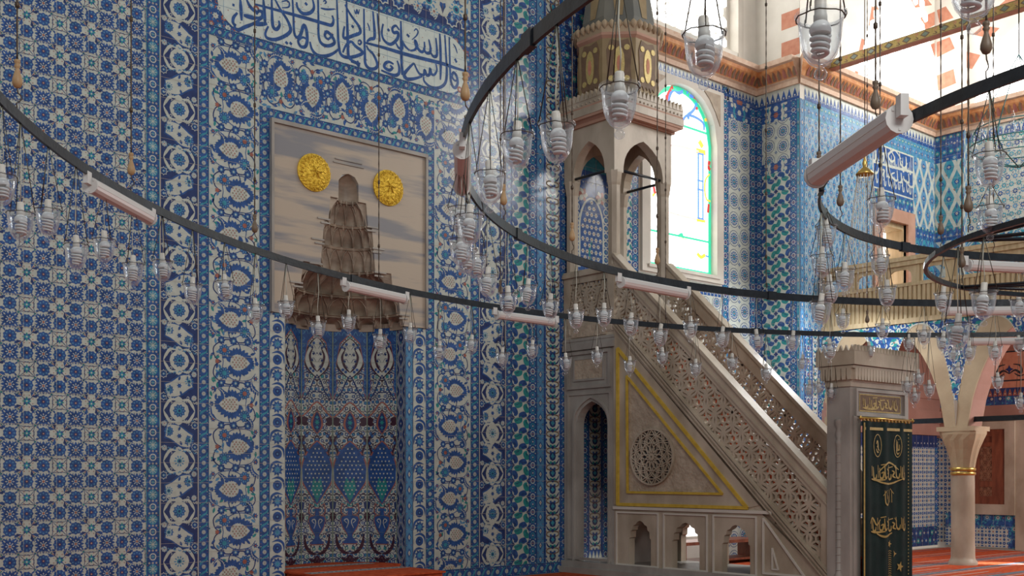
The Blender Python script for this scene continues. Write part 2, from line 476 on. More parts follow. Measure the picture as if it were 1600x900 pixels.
def palmette(l=2):
    m = []
    n = 22
    for k in range(n):                                     # serrated blue leaves round an almond, tip at +x
        t = 2*pi*k/n; x = .62*cos(t); y = .50*sin(t)*(1-.35*cos(t)); a = atan2(y*1.2, x+.06)
        m.append((petal(x*.82, y*.82, a*.75+(.0 if x > 0 else (a-a*.75)*.2), .50, .26), CO, l))
    m.append(([(.62*cos(2*pi*k/16)*(1.12 if k == 0 else 1), .46*sin(2*pi*k/16)*(1-.3*cos(2*pi*k/16))) for k in range(16)], CR, l+1))
    rnd = random.Random(3)
    for i in range(5):
        for j in range(-2, 3):
            x = -.45+i*.22+(j % 2)*.11; y = j*.15*(1-.25*i/5)
            if abs(y) > .36*(1-.35*x) or x > .52: continue
            m.append((circ(.062, 5, x, y), CL if (i+j) % 2 else UM, l+2))
            m.append((circ(.025, 4, x, y), CR, l+3))
    return m
PALM = palmette()
def saz(l=2, c=CO):
    """curved serrated leaf with cream midrib, length about 1 along +x"""
    mid = [(0, 0), (.25, .16), (.55, .2), (.85, .06), (1.0, -.12)]
    m = []
    for q in stroke(mid, .26, .1, 4): m.append((q, c, l))
    Q = cat_rom(mid, 2)
    for i, p in enumerate(Q[1:-1]):
        m.append((petal(p[0], p[1], 1.0, .2, .09), c, l)); m.append((petal(p[0]+.02, p[1], .9, .1, .05), CR, l+1))
    for q in stroke(mid, .035, .6, 3): m.append((q, CR, l+2))
    return m
SAZ = saz()
def palmette_band(cv, vert, per=.85, ph=0.0):
    """cream band: facing palmettes on a double scroll with blue flowers (per = two palmettes)"""
    x0, y0, x1, y1 = cv.R
    W = (x1-x0) if vert else (y1-y0); L0, L1 = (y0, y1) if vert else (x0, x1); mid = (x0+x1)/2 if vert else (y0+y1)/2
    h = per/2
    k = math.floor((L0-ph)/h)-1
    rnd = random.Random(11)
    while ph+k*h < L1+h:
        a = ph+k*h; s = 1 if k % 2 else -1
        P = (lambda u, v: (mid+s*v*W, a+u*h)) if vert else (lambda u, v: (a+u*h, mid+s*v*W))
        st = lambda mot, u, v, kk, rot=0: cv.stamp(mot, *P(u, v), kk, rot+((0 if s > 0 else pi) if vert else (pi/2 if s > 0 else -pi/2)))
        st(PALM, 0, .10, .30*W)
        # scroll circles springing from the palmette foot
        for e in (-1, 1):
            cv.stroke([P(0, -.26), P(e*.10, -.38), P(e*.34, -.40), P(e*.52, -.18), P(e*.48, .06), P(e*.30, .12)], .022*W, NA, 1, .8, 4)
            cv.stroke([P(0, -.22), P(e*.22, -.22), P(e*.42, .0), P(e*.40, .3), P(e*.24, .42)], .016*W, CO, 1, .8, 4)
            x, y = P(e*.27, -.20); cv.stamp(FB, x, y, .12*W); cv.poly(circ(.045*W, 6, x, y), CL if e > 0 else TU, 5)
            x, y = P(e*.5, .26); cv.stamp(FB2, x, y, .08*W)
            x, y = P(e*.36, .42); cv.poly(star(6, .055*W, .03*W, x, y), CO, 2); cv.poly(circ(.02*W, 5, x, y), CL, 3)
            x, y = P(e*.62, -.34)
            ang = (pi/2*e if vert else (0 if e > 0 else pi))
            cv.stamp(SAZ, x, y, .30*W, ang+(.5*s if vert else .4), 1, s if vert else 1)
        for q in range(26):
            u, v = rnd.uniform(-.5, .5), rnd.choice((-1, 1))*rnd.uniform(.22, .48)
            x, y = P(u, v); cv.poly(petal(x, y, rnd.uniform(0, 6.3), .11*W, .05*W), rnd.choice((CO, TE, LB)), 1)
        x, y = P(.5, -.02); cv.stamp(FB2, x, y, .085*W)
        x, y = P(0, -.34); cv.poly(star(5, .05*W, .03*W, x, y), CL, 4)
        x, y = P(.0, .445); cv.poly(star(6, .05*W, .03*W, x, y), CO, 2)
        k += 1
def saz_border(cv, vert, per=.60, ph=0.0):
    """dark cartouche border: S shaped cream cartouches with two blue flowers, cream flower knots between"""
    x0, y0, x1, y1 = cv.R
    W = (x1-x0) if vert else (y1-y0); L0, L1 = (y0, y1) if vert else (x0, x1); mid = (x0+x1)/2 if vert else (y0+y1)/2
    k = math.floor((L0-ph)/per)-1
    while ph+k*per < L1+per:
        a = ph+k*per; s = 1 if k % 2 else -1
        P = (lambda u, v: (mid+v*W, a+u*per)) if vert else (lambda u, v: (a+u*per, mid+v*W))
        # cartouche
        cv.stroke([P(.10*s, -.36), P(.06*s, -.1), P(-.06*s, .12), P(-.10*s, .34)], .46*W, CO, 1, .75, 5)
        cv.stroke([P(.10*s, -.33), P(.06*s, -.1), P(-.06*s, .12), P(-.10*s, .31)], .38*W, CR, 2, .75, 5)
        x, y = P(.09*s, -.27); cv.stamp(FB, x, y, .13*W, 0)
        x, y = P(-.09*s, .25); cv.stamp(FB, x, y, .14*W, 0)
        x, y = P(0, 0); cv.poly(star(6, .07*W, .04*W, x, y), CO, 4)
        for e in (-1, 1):
            x, y = P(.10*e, -.02*e); cv.poly(petal(x, y, 1.2*e, .12*W, .06*W), CO, 4)
        # knot: pale split palmette with a blue flower
        for e in (-1, 1):
            for v0 in (-1, 1):
                cv.stroke([P(.5-.20*e, .02*v0), P(.5-.22*e, .22*v0), P(.5-.10*e, .34*v0), P(.5, .40*v0)], .07*W, CR, 2, .2, 5)
            cv.poly(petal(*P(.5+.16*e, -.02), (pi/2*e if vert else (0 if e > 0 else pi)), .16*W, .2*W), CR, 2)
            x, y = P(.5+.26*e, .38*e*s); cv.stamp(FL8, x, y, .075*W)
            x, y = P(.5-.28*e, .40*e*s); cv.stamp(FB2, x, y, .085*W); 
            cv.poly(star(8, .11*W, .08*W, *P(.5-.28*e, .40*e*s)), CR, 1)
        cv.poly(circ(.25*W, 12, *P(.5, 0)), CR, 2)
        cv.stamp(FB, *P(.5, 0), .17*W)
        for j in range(9):
            for e in (-1, 1):
                x, y = P(e*(.24+.05*(j % 3)), -.44+.11*j); cv.stroke([(x-.03*W, y), (x, y+.035*W), (x+.035*W, y), (x+.01*W, y-.03*W)], .018*W, LB if j % 2 else CR, 1, .5, 3)
        # cloud band curls on the dark ground
        for j in range(7):
            u = .20+.02*j; v = -.42+.13*j
            cv.stroke([P(u*s, v), P((u+.03)*s, v+.03), P((u+.01)*s, v+.07), P((u+.045)*s, v+.09)], .025*W, CR, 3, .6, 3)
            cv.stroke([P(-u*s, v), P(-(u+.03)*s, v+.04), P(-(u+.01)*s, v+.08)], .025*W, LB, 3, .6, 3)
        k += 1
    cv.edge(.03*W, MO, 5) if vert else None
def spiky_border(cv, per=.40):
    """cream strip: spiky blue flowers and round ones alternating between arched leaves"""
    x0, y0, x1, y1 = cv.R; W = x1-x0; m = (x0+x1)/2; k = math.floor(y0/per)-1
    for_ = 0
    while k*per < y1+per:
        y = k*per
        cv.poly(star(9, .40*W, .25*W, m, y), CO, 2); cv.poly(star(9, .24*W, .14*W, m, y, .5), LB, 3); cv.poly(circ(.08*W, 6, m, y), TU, 4)
        y2 = y+per*.5
        cv.poly(circ(.30*W, 12, m, y2), CO, 2); cv.poly(circ(.15*W, 8, m, y2), NA, 3); cv.poly(circ(.06*W, 6, m, y2), LB, 4)
        for q, s in ((y, 1), (y2, -1)):
            cv.stroke([(m-s*.44*W, q-.12*per), (m-s*.38*W, q+.14*per), (m-s*.05*W, q+.25*per), (m+s*.36*W, q+.2*per)], .15*W, CO, 1, .1, 5)
            cv.stroke([(m+s*.44*W, q-.1*per), (m+s*.42*W, q+.08*per)], .07*W, NA, 1, .2, 2)
        k += 1
def swirl_border(cv, per=.24, cols=None):
    """cream ground with interlocking curved green-blue leaves round small dark lozenges"""
    x0, y0, x1, y1 = cv.R; W = x1-x0; n = max(1, round(W/per)); px = W/n
    j0 = math.floor(y0/per)-1
    for j in range(j0, math.ceil(y1/per)+2):
        for i in range(-1, n+2):
            x = x0+i*px; y = j*per; sg = 1
            cv.poly(star(4, .17*px, .10*px, x, y), NA, 3)
            for k in range(4):
                a = pi/2*k+(pi/4 if sg > 0 else pi/4)
                P = lambda r, t: (x+r*px*cos(a+sg*t), y+r*per*cos(0)*sin(a+sg*t))
                c = TE if (k+i) % 2 else CO
                cv.stroke([P(.16, 0), P(.34, .15), P(.50, .55), P(.54, 1.05)], .29*px, c, 1, .15, 4)
                cv.stroke([P(.24, .0), P(.34, .25), P(.43, .6)], .03*px, NA, 2, .4, 3)
def ring_border(cv, ground_dots=CR, per=.12):
    x0, y0, x1, y1 = cv.R; W = x1-x0; m = (x0+x1)/2; k = math.floor(y0/per)-1
    while k*per < y1+per:
        y = k*per
        cv.poly(circ(.30*W, 10, m, y), TU if k % 2 else CR, 2); cv.poly(circ(.21*W, 8, m, y), CO, 3); cv.poly(circ(.09*W, 6, m, y), CL if k % 2 == 0 else CR, 4)
        for s in (-1, 1):
            cv.poly(circ(.07*W, 5, m+s*.34*W, y+per*.5), CR, 2); cv.poly(petal(m+s*.18*W, y+.5*per, pi/2, .2*per, .12*W), LB, 2)
        k += 1
def lozenge_border(cv, per=.22):
    x0, y0, x1, y1 = cv.R; W = x1-x0; m = (x0+x1)/2; k = math.floor(y0/per)-1
    while k*per < y1+per:
        y = k*per
        cv.poly([(m-.28*W, y), (m, y-.30*per), (m+.28*W, y), (m, y+.30*per)], CO, 2); cv.poly([(m-.16*W, y), (m, y-.18*per), (m+.16*W, y), (m, y+.18*per)], CR, 3)
        cv.poly(circ(.06*W, 6, m, y), CL, 4)
        for s in (-1, 1):
            cv.poly(circ(.12*W, 6, m+s*.32*W, y+per*.5), CO, 2); cv.poly(circ(.05*W, 5, m+s*.32*W, y+per*.5), CR, 3)
        k += 1
    cv.edge(.06*W, NA, 5)
def arabesque_strip(cv, per=.26):
    """cream ground, dark teal leaves and red-brown interlace"""
    x0, y0, x1, y1 = cv.R; W = x1-x0; m = (x0+x1)/2; k = math.floor(y0/per)-1
    while k*per < y1+per:
        y = k*per
        cv.poly(star(4, .13*W, .08*W, m, y), TU, 3); cv.poly(circ(.2*W, 8, m, y), NA, 2)
        for s in (-1, 1):
            cv.stroke([(m, y+.12*per), (m+s*.34*W, y+.25*per), (m+s*.30*W, y+.45*per), (m, y+.5*per)], .06*W, UM, 2, .6, 4)
            cv.stroke([(m, y+.5*per), (m+s*.26*W, y+.62*per), (m+s*.38*W, y+.85*per)], .07*W, NA, 1, .4, 4)
            cv.poly(petal(m+s*.05*W, y+.5*per, pi/2-s*.6, .26*per, .16*W), TE, 2)
            cv.poly(petal(m+s*.08*W, y+.34*per, -pi/2+s*.5, .2*per, .14*W), CO, 2)
            cv.poly(circ(.06*W, 5, m+s*.38*W, y), CO, 2)
            cv.poly(circ(.05*W, 5, m+s*.4*W, y+.5*per), CL, 2)
        cv.poly(petal(m, y+.42*per, pi/2, .24*per, .2*W), NA, 3)
        k += 1
    cv.edge(.09*W, CO, 5)
def rosette_pairs(cv, per=.30):
    """cream ground with large spoked rosettes in staggered columns, small florets between"""
    x0, y0, x1, y1 = cv.R; W = x1-x0; n = max(1, round(W/.32)); px = W/n; R = min(px, per)*.475
    for j in range(math.floor(y0/per)-1, math.ceil(y1/per)+2):
        for i in range(n):
            x = x0+(i+.5)*px; y = j*per+(per*.5 if i % 2 else 0)*(.35)
            cv.poly(circ(R, 18, x, y), NA, 2); cv.poly(circ(R*.93, 18, x, y), CR, 3); cv.poly(star(12, R*.86, R*.66, x, y), CO, 4)
            for k in range(12):
                a = 2*pi*k/12; cv.poly(circ(R*.09, 5, x+R*.73*cos(a), y+R*.73*sin(a)), CR, 5)
                cv.poly(petal(x+R*.30*cos(a), y+R*.30*sin(a), a, R*.36, R*.15), CR, 5)
            cv.poly(circ(R*.28, 8, x, y), TU, 5); cv.poly(circ(R*.13, 6, x, y), CL, 6)
        for i in range(n+1):
            x = x0+i*px; y = j*per+per*.5+.17*per
            cv.poly(star(4, .28*R, .14*R, x, y), CO, 2); cv.poly(circ(.08*R, 5, x, y), CR, 3)
def crest(cv, y, h, p, c1=NA, c2=CO):
    x0, _, x1, _ = cv.R; k = math.floor(x0/p)-1
    while k*p < x1+p:
        x = k*p
        cv.poly([(x-.42*p, y), (x+.42*p, y), (x+.36*p, y+.35*h), (x, y+h), (x-.36*p, y+.35*h)], c2, 3); cv.poly(circ(.14*p, 5, x, y+.3*h), CR, 4)
        k += 1
def damask(cv, p, h, g1=CO, g2=LB, accent=CL, rim=CR):
    """staggered almond cartouches outlined in white with a flower inside"""
    x0, y0, x1, y1 = cv.R
    for j in range(math.floor(y0/h)-1, math.ceil(y1/h)+2):
        for i in range(math.floor(x0/p)-1, math.ceil(x1/p)+2):
            for ox, oy in ((0, 0), (.5, .5)):
                x, y = (i+ox)*p, (j+oy)*h
                al = [(.48, 0), (.36, .16), (.18, .30), (0, .48), (-.18, .30), (-.36, .16), (-.48, 0), (-.36, -.16), (-.18, -.30), (0, -.48), (.18, -.30), (.36, -.16)]
                cv.poly([(x+a*p*.86, y+b*h*.94) for a, b in al], rim, 1); cv.poly([(x+a*p*.72, y+b*h*.80) for a, b in al], g2, 2)
                cv.poly(star(8, .2*p, .13*p, x, y), g1, 3); cv.poly(circ(.08*p, 6, x, y), CR, 4); cv.poly(circ(.04*p, 5, x, y), accent, 5)
                for s in (-1, 1):
                    cv.poly(petal(x, y+s*.16*h, s*pi/2, .16*h, .12*p), TU if (i+j) % 2 else g1, 3)
                    cv.poly(petal(x+s*.1*p, y-s*.28*h, s*.9, .2*p, .08*p), accent, 1)
def florets(cv, p, seed=1, cols=(CO, TU, LB, TE), red=.12):
    """loose floral tile: flowers of two sizes and leaves on a half dropped net"""
    rnd = random.Random(seed); x0, y0, x1, y1 = cv.R
    for j in range(math.floor(y0/p)-1, math.ceil(y1/p)+2):
        for i in range(math.floor(x0/p)-1, math.ceil(x1/p)+2):
            x = (i+.5*(j % 2))*p; y = j*p
            c = cols[(i*2+j) % len(cols)]
            cv.poly(star(7, .40*p, .27*p, x, y, rnd.random()), c, 2); cv.poly(circ(.16*p, 7, x, y), CR, 3); cv.poly(circ(.07*p, 5, x, y), CL if rnd.random() < .6 else NA, 4)
            for k in range(3):
                a = rnd.uniform(0, 6.28); cv.poly(petal(x+.42*p*cos(a), y+.42*p*sin(a), a+1, .3*p, .13*p), cols[rnd.randrange(len(cols))], 1)
            if rnd.random() < red*3: cv.poly(circ(.07*p, 5, x+.5*p, y), CL, 2)
def leafwork(cv, p, seed=2):
    """dense arabesque of cream leaves on blue and green"""
    rnd = random.Random(seed); x0, y0, x1, y1 = cv.R
    for j in range(math.floor(y0/p)-1, math.ceil(y1/p)+2):
        for i in range(math.floor(x0/p)-1, math.ceil(x1/p)+2):
            x = i*p+(.5*p if j % 2 else 0); y = j*p
            cv.poly(circ(.5*p, 6, x, y), CO if (i+j) % 3 else TE, 1)
            for k in range(4):
                a = k*pi/2+rnd.choice((.3, .9)); sg = rnd.choice((-1, 1))
                P = lambda r, t: (x+r*p*cos(a+sg*t), y+r*p*sin(a+sg*t))
                cv.stroke([P(.05, 0), P(.3, .2), P(.5, .7), P(.45, 1.2)], .17*p, CR if k % 2 else rnd.choice((CR, TU, CR)), 2, .2, 3)
            cv.poly(circ(.1*p, 5, x, y), CL if rnd.random() < .3 else NA, 3)
def lettering(cv, strokes, X, w, c, l=3, taper=.45):
    """strokes: lists of points; X maps a point to (s,t)"""
    for st in strokes:
        ww = w
        if isinstance(st[0], (int, float)): ww = w*st[0]; st = st[1:]
        cv.stroke([X(*p) for p in st], ww, c, l, taper, 6)

# ================================================================== THE ROOM
FQ = frY(YQ)
m = MB(); m.box((-6, -4, -.3), (XR+.4, YQ+1.4, 0)); floor = tag(m.build('floor', 'marble'), kind='structure')

wall_front = MB()
WT = 12.6
xl = onY(249, 0, YQ-.10)[0]
wall_front.box((-3, YQ-.10, 0), (xl, YQ+.9, WT))
wall_front.box((xl, YQ, 0), (7.06, YQ+.9, WT))
wall_front.box((7.06, YQ, 5.95), (8.95, YQ+.9, WT))
wall_front.box((8.95, YQ, 0), (13.95, YQ+.9, 9.3))
wall_front.box((8.95, YQ, 9.3), (13.2, YQ+.9, WT))
wall_front.box((13.95, YQ, 8.40), (15.80, YQ+.9, 9.3)); wall_front.box((13.2, YQ, 12.3), (16.55, YQ+.9, WT))
wall_front.box((13.95, YQ, 1.25), (15.80, YQ+.9, 5.05)); wall_front.box((13.95, YQ, 0), (15.80, YQ+.9, .42))
wall_front.box((15.80, YQ, 0), (16.55, YQ+.9, 9.3)); wall_front.box((16.55, YQ, 0), (17.9, YQ+.9, WT))
wall_front = tag(wall_front.build('wall_front', 'plaster'), kind='structure')

def panel(name, px0, px1, z0, z1, ground, fn, Y=YQ, parent=wall_front, seam=(0, .24), label=None, **k):
    x0 = px0 if px0 < 60 and isinstance(px0, float) else onY(px0, 0, Y)[0]
    x1 = px1 if px1 < 60 and isinstance(px1, float) else onY(px1, 0, Y)[0]
    cv = Canvas((x0, z0, x1, z1), ground); fn(cv, **k)
    if seam[0] or seam[1]: cv.seams(*seam, w=.0035)
    o = cv.build(name, frY(Y), parent)
    if label: o['label'] = label
    return o
ZB = .13
# far left field and its bright border
YL = YQ-.10
panel('tile_field', 2.3, 228, 0.0, 8.9, CR, lambda cv: field_cells(cv, .174, onY(15, 0, YL)[0], onY(15, 651, YL)[2]), Y=YL, seam=(.348, .348), label='cream wall tiles with a net of square cobalt flowers')
panel('tile_border', 228, 249, 0.0, 8.9, CO, medallion_border, Y=YL, seam=(0, .29), label='bright blue border with turquoise discs')
# frame strips left of the prayer niche
panel('tile_border', 249, 310, 0, 9.2, NA, lambda cv: saz_border(cv, True, .60, .2), label='dark border of S shaped cream cartouches')
panel('tile_border', 310, 326, 0, 9.2, CO, lambda cv: ribbon_border(cv, True))
zb, zt = 7.02, 7.86
panel('tile_border', 326, 405, 0, 6.90, CR, lambda cv: palmette_band(cv, True, 1.046, 3.45-.523*6), seam=(0, .3), label='cream border of blue spiked palmettes')
panel('tile_border', 405, 421, 0, 6.18, CO, lambda cv: ribbon_border(cv, True))
panel('tile_border', 421, 445, 0, 3.60, CR, spiky_border, label='cream strip of spiky blue flowers')
panel('tile_border', 633, 645, 0, 3.60, LB, lozenge_border, seam=(0, 0))
panel('tile_border', 645, 665, 0, 3.60, CR, spiky_border, label='cream strip of spiky blue flowers right of the niche')
panel('tile_border', 665, 678, 0, 6.18, CO, lambda cv: ribbon_border(cv, True))
panel('tile_border', 678, 735, 0, 6.90, CR, lambda cv: palmette_band(cv, True, 1.04, .15), seam=(0, .3))
panel('tile_border', 735, 748, 0, 9.2, CO, lambda cv: ribbon_border(cv, True))
panel('tile_border', 748, 790, 0, 9.2, NA, lambda cv: saz_border(cv, True, .60, .05))
panel('tile_border', 790, 800, 0, 9.2, CO, lambda cv: ribbon_border(cv, True))
panel('tile_border', 800, 826, 0, 9.2, CR, lambda cv: swirl_border(cv, .24), label='cream strip of swirling green and blue leaves')
panel('tile_border', 826, 838, 0, 9.2, CO, ring_border)
panel('tile_border', 838, 850, 0, 9.2, LB, lozenge_border, label='pale blue lozenge strip')
panel('tile_border', 850, 876, 0, 9.2, CR, lambda cv: arabesque_strip(cv), label='narrow strip of dark arabesque on cream')
panel('tile_border', 876, 884, 0, 9.2, CO, ring_border)
# horizontal bands over the prayer niche
a405, a421, a665, a678, a326, a735 = [qx(p) for p in (405, 421, 665, 678, 326, 735)]
panel('tile_border', a421, a665, 6.05, 6.18, CO, lambda cv: ribbon_border(cv, False), seam=(.3, 0))
panel('tile_border', a405, a678, 6.18, 6.90, CR, lambda cv: palmette_band(cv, False, .92, .1), seam=(.3, 0), label='cream band of palmettes above the marble slab')
panel('tile_border', a326, a735, 6.90, 7.02, CO, lambda cv: ribbon_border(cv, False), seam=(.3, 0))
panel('tile_border', a326, a735, zt, 7.98, CO, lambda cv: ribbon_border(cv, False), seam=(.3, 0))
panel('tile_border', a326, a735, 7.98, 9.2, NA, lambda cv: saz_border(cv, False, .60, .3), seam=(.3, .3), label='dark floral band above the inscription')
for p0, p1 in ((448, 700),):
    pass
panel('tile_skirting', 249, 445, 0, ZB, CO, lambda cv: ribbon_border(cv, False), Y=YQ-.012)
panel('tile_skirting', 645, 884, 0, ZB+.04, CO, lambda cv: ribbon_border(cv, False, .18), Y=YQ-.012, seam=(.3, 0))

# inscription panel (cobalt script on pale glaze)
def ins_map(px, py):                      # coordinates of a 4x enlargement whose corner is photo pixel (400, 0)
    p = onY(400+px/4, py/4, YQ); return p[0], p[2]
INS = [[1.0, (-10, 28), (120, 62), (300, 112), (430, 150), (470, 158), (482, 130), (474, 98)],
 [1.15, (680, 268), (800, 300), (950, 345), (1150, 395), (1240, 425), (1318, 448)],
 [(1146, 210), (1150, 300), (1152, 420), (1150, 500)], [(1178, 218), (1184, 330), (1190, 450), (1180, 520), (1140, 550), (1090, 545), (1050, 510), (1046, 480)],
 [(1205, 232), (1208, 350), (1212, 470), (1222, 530), (1242, 550), (1258, 520), (1250, 475), (1232, 455), (1222, 480), (1240, 505), (1258, 500)],
 [1.5, (1240, 368), (1252, 392)], [.5, (1230, 275), (1245, 300), (1256, 335)],
 [(1122, 238), (1128, 310), (1126, 350), (1104, 352), (1086, 322)], [(1078, 250), (1088, 300), (1084, 330), (1060, 330), (1044, 300)],
 [(1050, 262), (1050, 310), (1030, 325), (1000, 290), (992, 255), (1005, 285), (990, 312), (960, 318)], [(958, 318), (930, 290), (905, 255), (912, 300), (890, 300), (872, 270)],
 [(903, 132), (905, 250), (907, 380), (910, 470)],
 [(893, 190), (872, 162), (850, 178), (858, 205), (885, 205), (880, 245), (840, 278), (800, 255), (784, 210), (792, 150)],
 [1.4, (820, 182), (832, 196)], [1.4, (940, 215), (956, 232)], [.5, (985, 195), (998, 182), (1010, 200), (1000, 225), (972, 250)],
 [(1122, 400), (1128, 440), (1112, 468), (1094, 462), (1086, 430), (1082, 465), (1064, 470), (1052, 440), (1046, 468), (1020, 462), (1000, 430), (985, 395)],
 [1.1, (985, 395), (950, 430), (922, 470), (945, 495), (990, 492), (1036, 478)], [(905, 380), (915, 450), (940, 490)],
 [(880, 380), (892, 420), (890, 460), (865, 472), (830, 462), (780, 440)], [(858, 402), (830, 388), (808, 396), (800, 420), (830, 440), (850, 425), (835, 410)],
 [(728, 70), (736, 160), (738, 235), (712, 245), (690, 262)], [.5, (694, 145), (704, 170), (708, 195)],
 [(672, 55), (674, 200), (678, 340), (682, 400), (708, 430), (745, 428), (756, 400), (730, 340), (700, 310), (688, 285)],
 [.8, (756, 85), (765, 180), (772, 262)], [(563, 10), (568, 140), (572, 270), (576, 350), (600, 380), (650, 400)],
 [(554, 30), (590, 95), (640, 165), (648, 205), (610, 222), (550, 240), (545, 200), (552, 165)], [1.4, (595, 160), (608, 174)],
 [.5, (612, 62), (622, 88), (628, 62), (636, 88), (644, 60)], [(503, 0), (508, 140), (514, 270), (528, 340), (570, 360), (630, 350), (664, 328), (620, 290), (592, 262), (560, 285), (540, 330)],
 [.6, (634, 262), (646, 252), (656, 266), (644, 280), (634, 266)], [(590, 385), (625, 395), (640, 412), (632, 380)],
 [(385, 0), (388, 120), (390, 230), (410, 275), (450, 288), (488, 268), (470, 225), (440, 200), (428, 225), (450, 245), (480, 215)],
 [(335, 262), (348, 310), (380, 345), (430, 352), (480, 335), (524, 300)], [(226, 0), (232, 110), (236, 200), (252, 235), (275, 220), (296, 160), (312, 185), (318, 250), (306, 292), (276, 290), (262, 255), (290, 235), (320, 250)],
 [(252, 15), (258, 50), (290, 85), (335, 82), (360, 50), (352, 0)], [1.4, (304, 18), (318, 34)],
 [(96, 0), (98, 90), (104, 165), (126, 185), (145, 160), (140, 130)], [(118, 0), (150, 60), (195, 130), (214, 190), (180, 225), (120, 248), (70, 240), (56, 210), (75, 165)],
 [1.4, (182, 262), (196, 276)], [1.4, (208, 266), (222, 280)], [.5, (158, 12), (190, 6), (206, 22), (200, 46), (160, 50)],
 [.6, (402, 52), (440, 60), (490, 58)], [.5, (418, 12), (428, 4), (436, 16), (426, 26)],
 [1.2, (-20, 150), (20, 152), (68, 150)], [(0, 92), (16, 70), (38, 80), (36, 108), (12, 115), (-10, 110)], [(44, 0), (50, 80), (56, 150)],
 [1.0, (-130, 150), (-135, 175), (-110, 188), (-70, 170), (-20, 150), (30, 120)], [.9, (-118, 82), (-142, 110), (-146, 140), (-134, 165)], [(-100, 0), (-96, 60), (-92, 130)],
 [1.2, (-80, 96), (-40, 108), (0, 118)], [1.3, (-150, 30), (-136, 36)], [(-60, 0), (-40, 40), (-10, 70), (10, 60)],
 [.8, (240, -60), (244, 0)], [.8, (620, -40), (628, 0)]]
cv = Canvas((a326, zb, a735, zt), CO)
cv.R = (a326, zb, a735, zt)
florets(cv, .11, 5, (CL, CR, LB))
xA, xB = qx(337), qx(731); zm = (zb+zt)/2; hh = (zt-zb)/2
out = []
def lobes(xc, sgn):
    pts = []
    for k in range(25):
        a = pi/2-pi*k/24
        r = 1+.05*abs(sin(3*a))
        pts.append((xc+sgn*.42*cos(a)*r*(.9), zm+hh*.985*sin(a)))
    return pts
white = lobes(xB-.40, 1)+[(x, z) for x, z in reversed(lobes(xA+.40, -1))]
cv.poly(white, PA, 4)
for (a, b) in ((xA+.10, zm+.16), (xB-.16, zb+.1), (qx(400), zb+.36)):
    cv.poly(circ(.045, 10, a, b), CL, 5); cv.poly(circ(.02, 6, a, b), CR, 6)
lettering(cv, INS, ins_map, .046, CO, 6, .55)
cv.seams(.27, .27, .003, 7, LB)
o = cv.build('inscription_panel', FQ, wall_front); o['label'] = 'pale tile panel with large cobalt calligraphy'

# ------------------------------------------------------------------ wall behind the pulpit
x881, x955, x1003 = qx(884), qx(955), 13.72
panel('tile_field', 12.04, 13.45, 6.9, 9.2, NA, lambda cv: (florets(cv, .17, 9, (CO, LB, TE, CO))), seam=(.24, .24), label='deep blue floral tiles behind the pulpit canopy')
cv = Canvas((12.04, 3.0, 13.45, 6.9), CO)
px0, px1 = qx(896), qx(951); mx = (px0+px1)/2
cv.rect(px0, 3.9, px1, 6.9, CO, 1); cv.rect(px0, 6.42, px1, 6.9, TU, 2)
for k in range(30):                        # cream ringed border round the pointed panel
    z = 4.9+k*.13
    for xx in (px0+.07, px1-.07):
        if z < 6.15: cv.poly(circ(.065, 10, xx, z), CR, 2); cv.poly(circ(.045, 8, xx, z), CO, 3); cv.poly(circ(.02, 6, xx, z), TU, 4)
W = (px1-px0)/2-.15
pan = [(mx-W, 4.85), (mx+W, 4.85), (mx+W, 5.55)]+[(mx+W*cos(a)*(1-.12*sin(a)), 5.55+.42*sin(a)) for a in [pi*k/14 for k in range(1, 14)]]+[(mx-W, 5.55)]
cv.poly([(mx+(x-mx)*1.14, z+(.03 if z > 5.4 else 0)) for x, z in pan], CR, 3); cv.poly(pan, CO, 4)
rnd = random.Random(4)
for j in range(11):
    for i in range(-2, 3):
        x = mx+i*.10+(j % 2)*.05; z = 4.92+j*.10
        if abs(x-mx) < W*.9 and (z < 5.6 or abs(x-mx) < W*.9*(1-(z-5.55)/.5)): cv.poly(star(6, .042, .028, x, z), CR, 5); cv.poly(circ(.014, 5, x, z), CL, 6)
cv.stroke([(mx, 4.85), (mx-.05, 5.1), (mx, 5.3)], .04, TE, 5)
for sx in (-1, 1):
    for k in range(6): cv.poly(petal(mx+sx*W*.8, 6.02, k*1.05, .12, .09), CL if k % 2 else CR, 5)
for z in (6.20, 6.30): crest(cv, z, .08, .11)
q = Canvas((x881, 0, x955, 9))
cv.seams(.24, .24)
cv.build('tile_field', FQ, wall_front)['label'] = 'blue tile panel with a pointed arch of white florets'
panel('tile_field', 12.52, 12.84, .32, 2.9, CR, lambda cv: (arabesque_strip(cv, .26), ), seam=(0, .3), Y=YQ-.02, label='arabesque panel inside the pulpit passage')
for a, b in ((12.18, 12.37), (12.37, 12.52), (12.84, 12.99), (12.99, 13.3)):
    panel('tile_border', a, b, .15, 2.9, CO, ring_border, Y=YQ-.03, seam=(0, 0))
panel('tile_border', 12.52, 12.84, .15, .32, CO, lambda cv: crest(cv, .17, .14, .08, NA, CR), Y=YQ-.025, seam=(0, 0))
panel('tile_border', 13.40, 13.58, 3.5, 8.6, CR, lambda cv: swirl_border(cv, .18))
panel('tile_border', 13.58, 13.74, 3.5, 8.6, CO, ring_border)
panel('tile_border', 15.98, 16.17, 0.0, 8.60, CO, ring_border)
panel('tile_field', 16.17, 16.80, 0.0, 8.05, CR, lambda cv: rosette_pairs(cv, .345), seam=(0, .345), label='cream tiles with paired blue spoked rosettes')
panel('tile_border', 16.17, 16.80, 8.05, 8.35, CO, lambda cv: ring_border(cv, per=.2))
panel('tile_border', 16.80, 17.0, 0.0, 8.35, CO, ring_border)
panel('tile_border', 13.35, 17.0, 8.43, 8.62, CR, lambda cv: (crest(cv, 8.45, .15, .10), cv.rect(13.3, 8.43, 17, 8.46, CO, 4)))
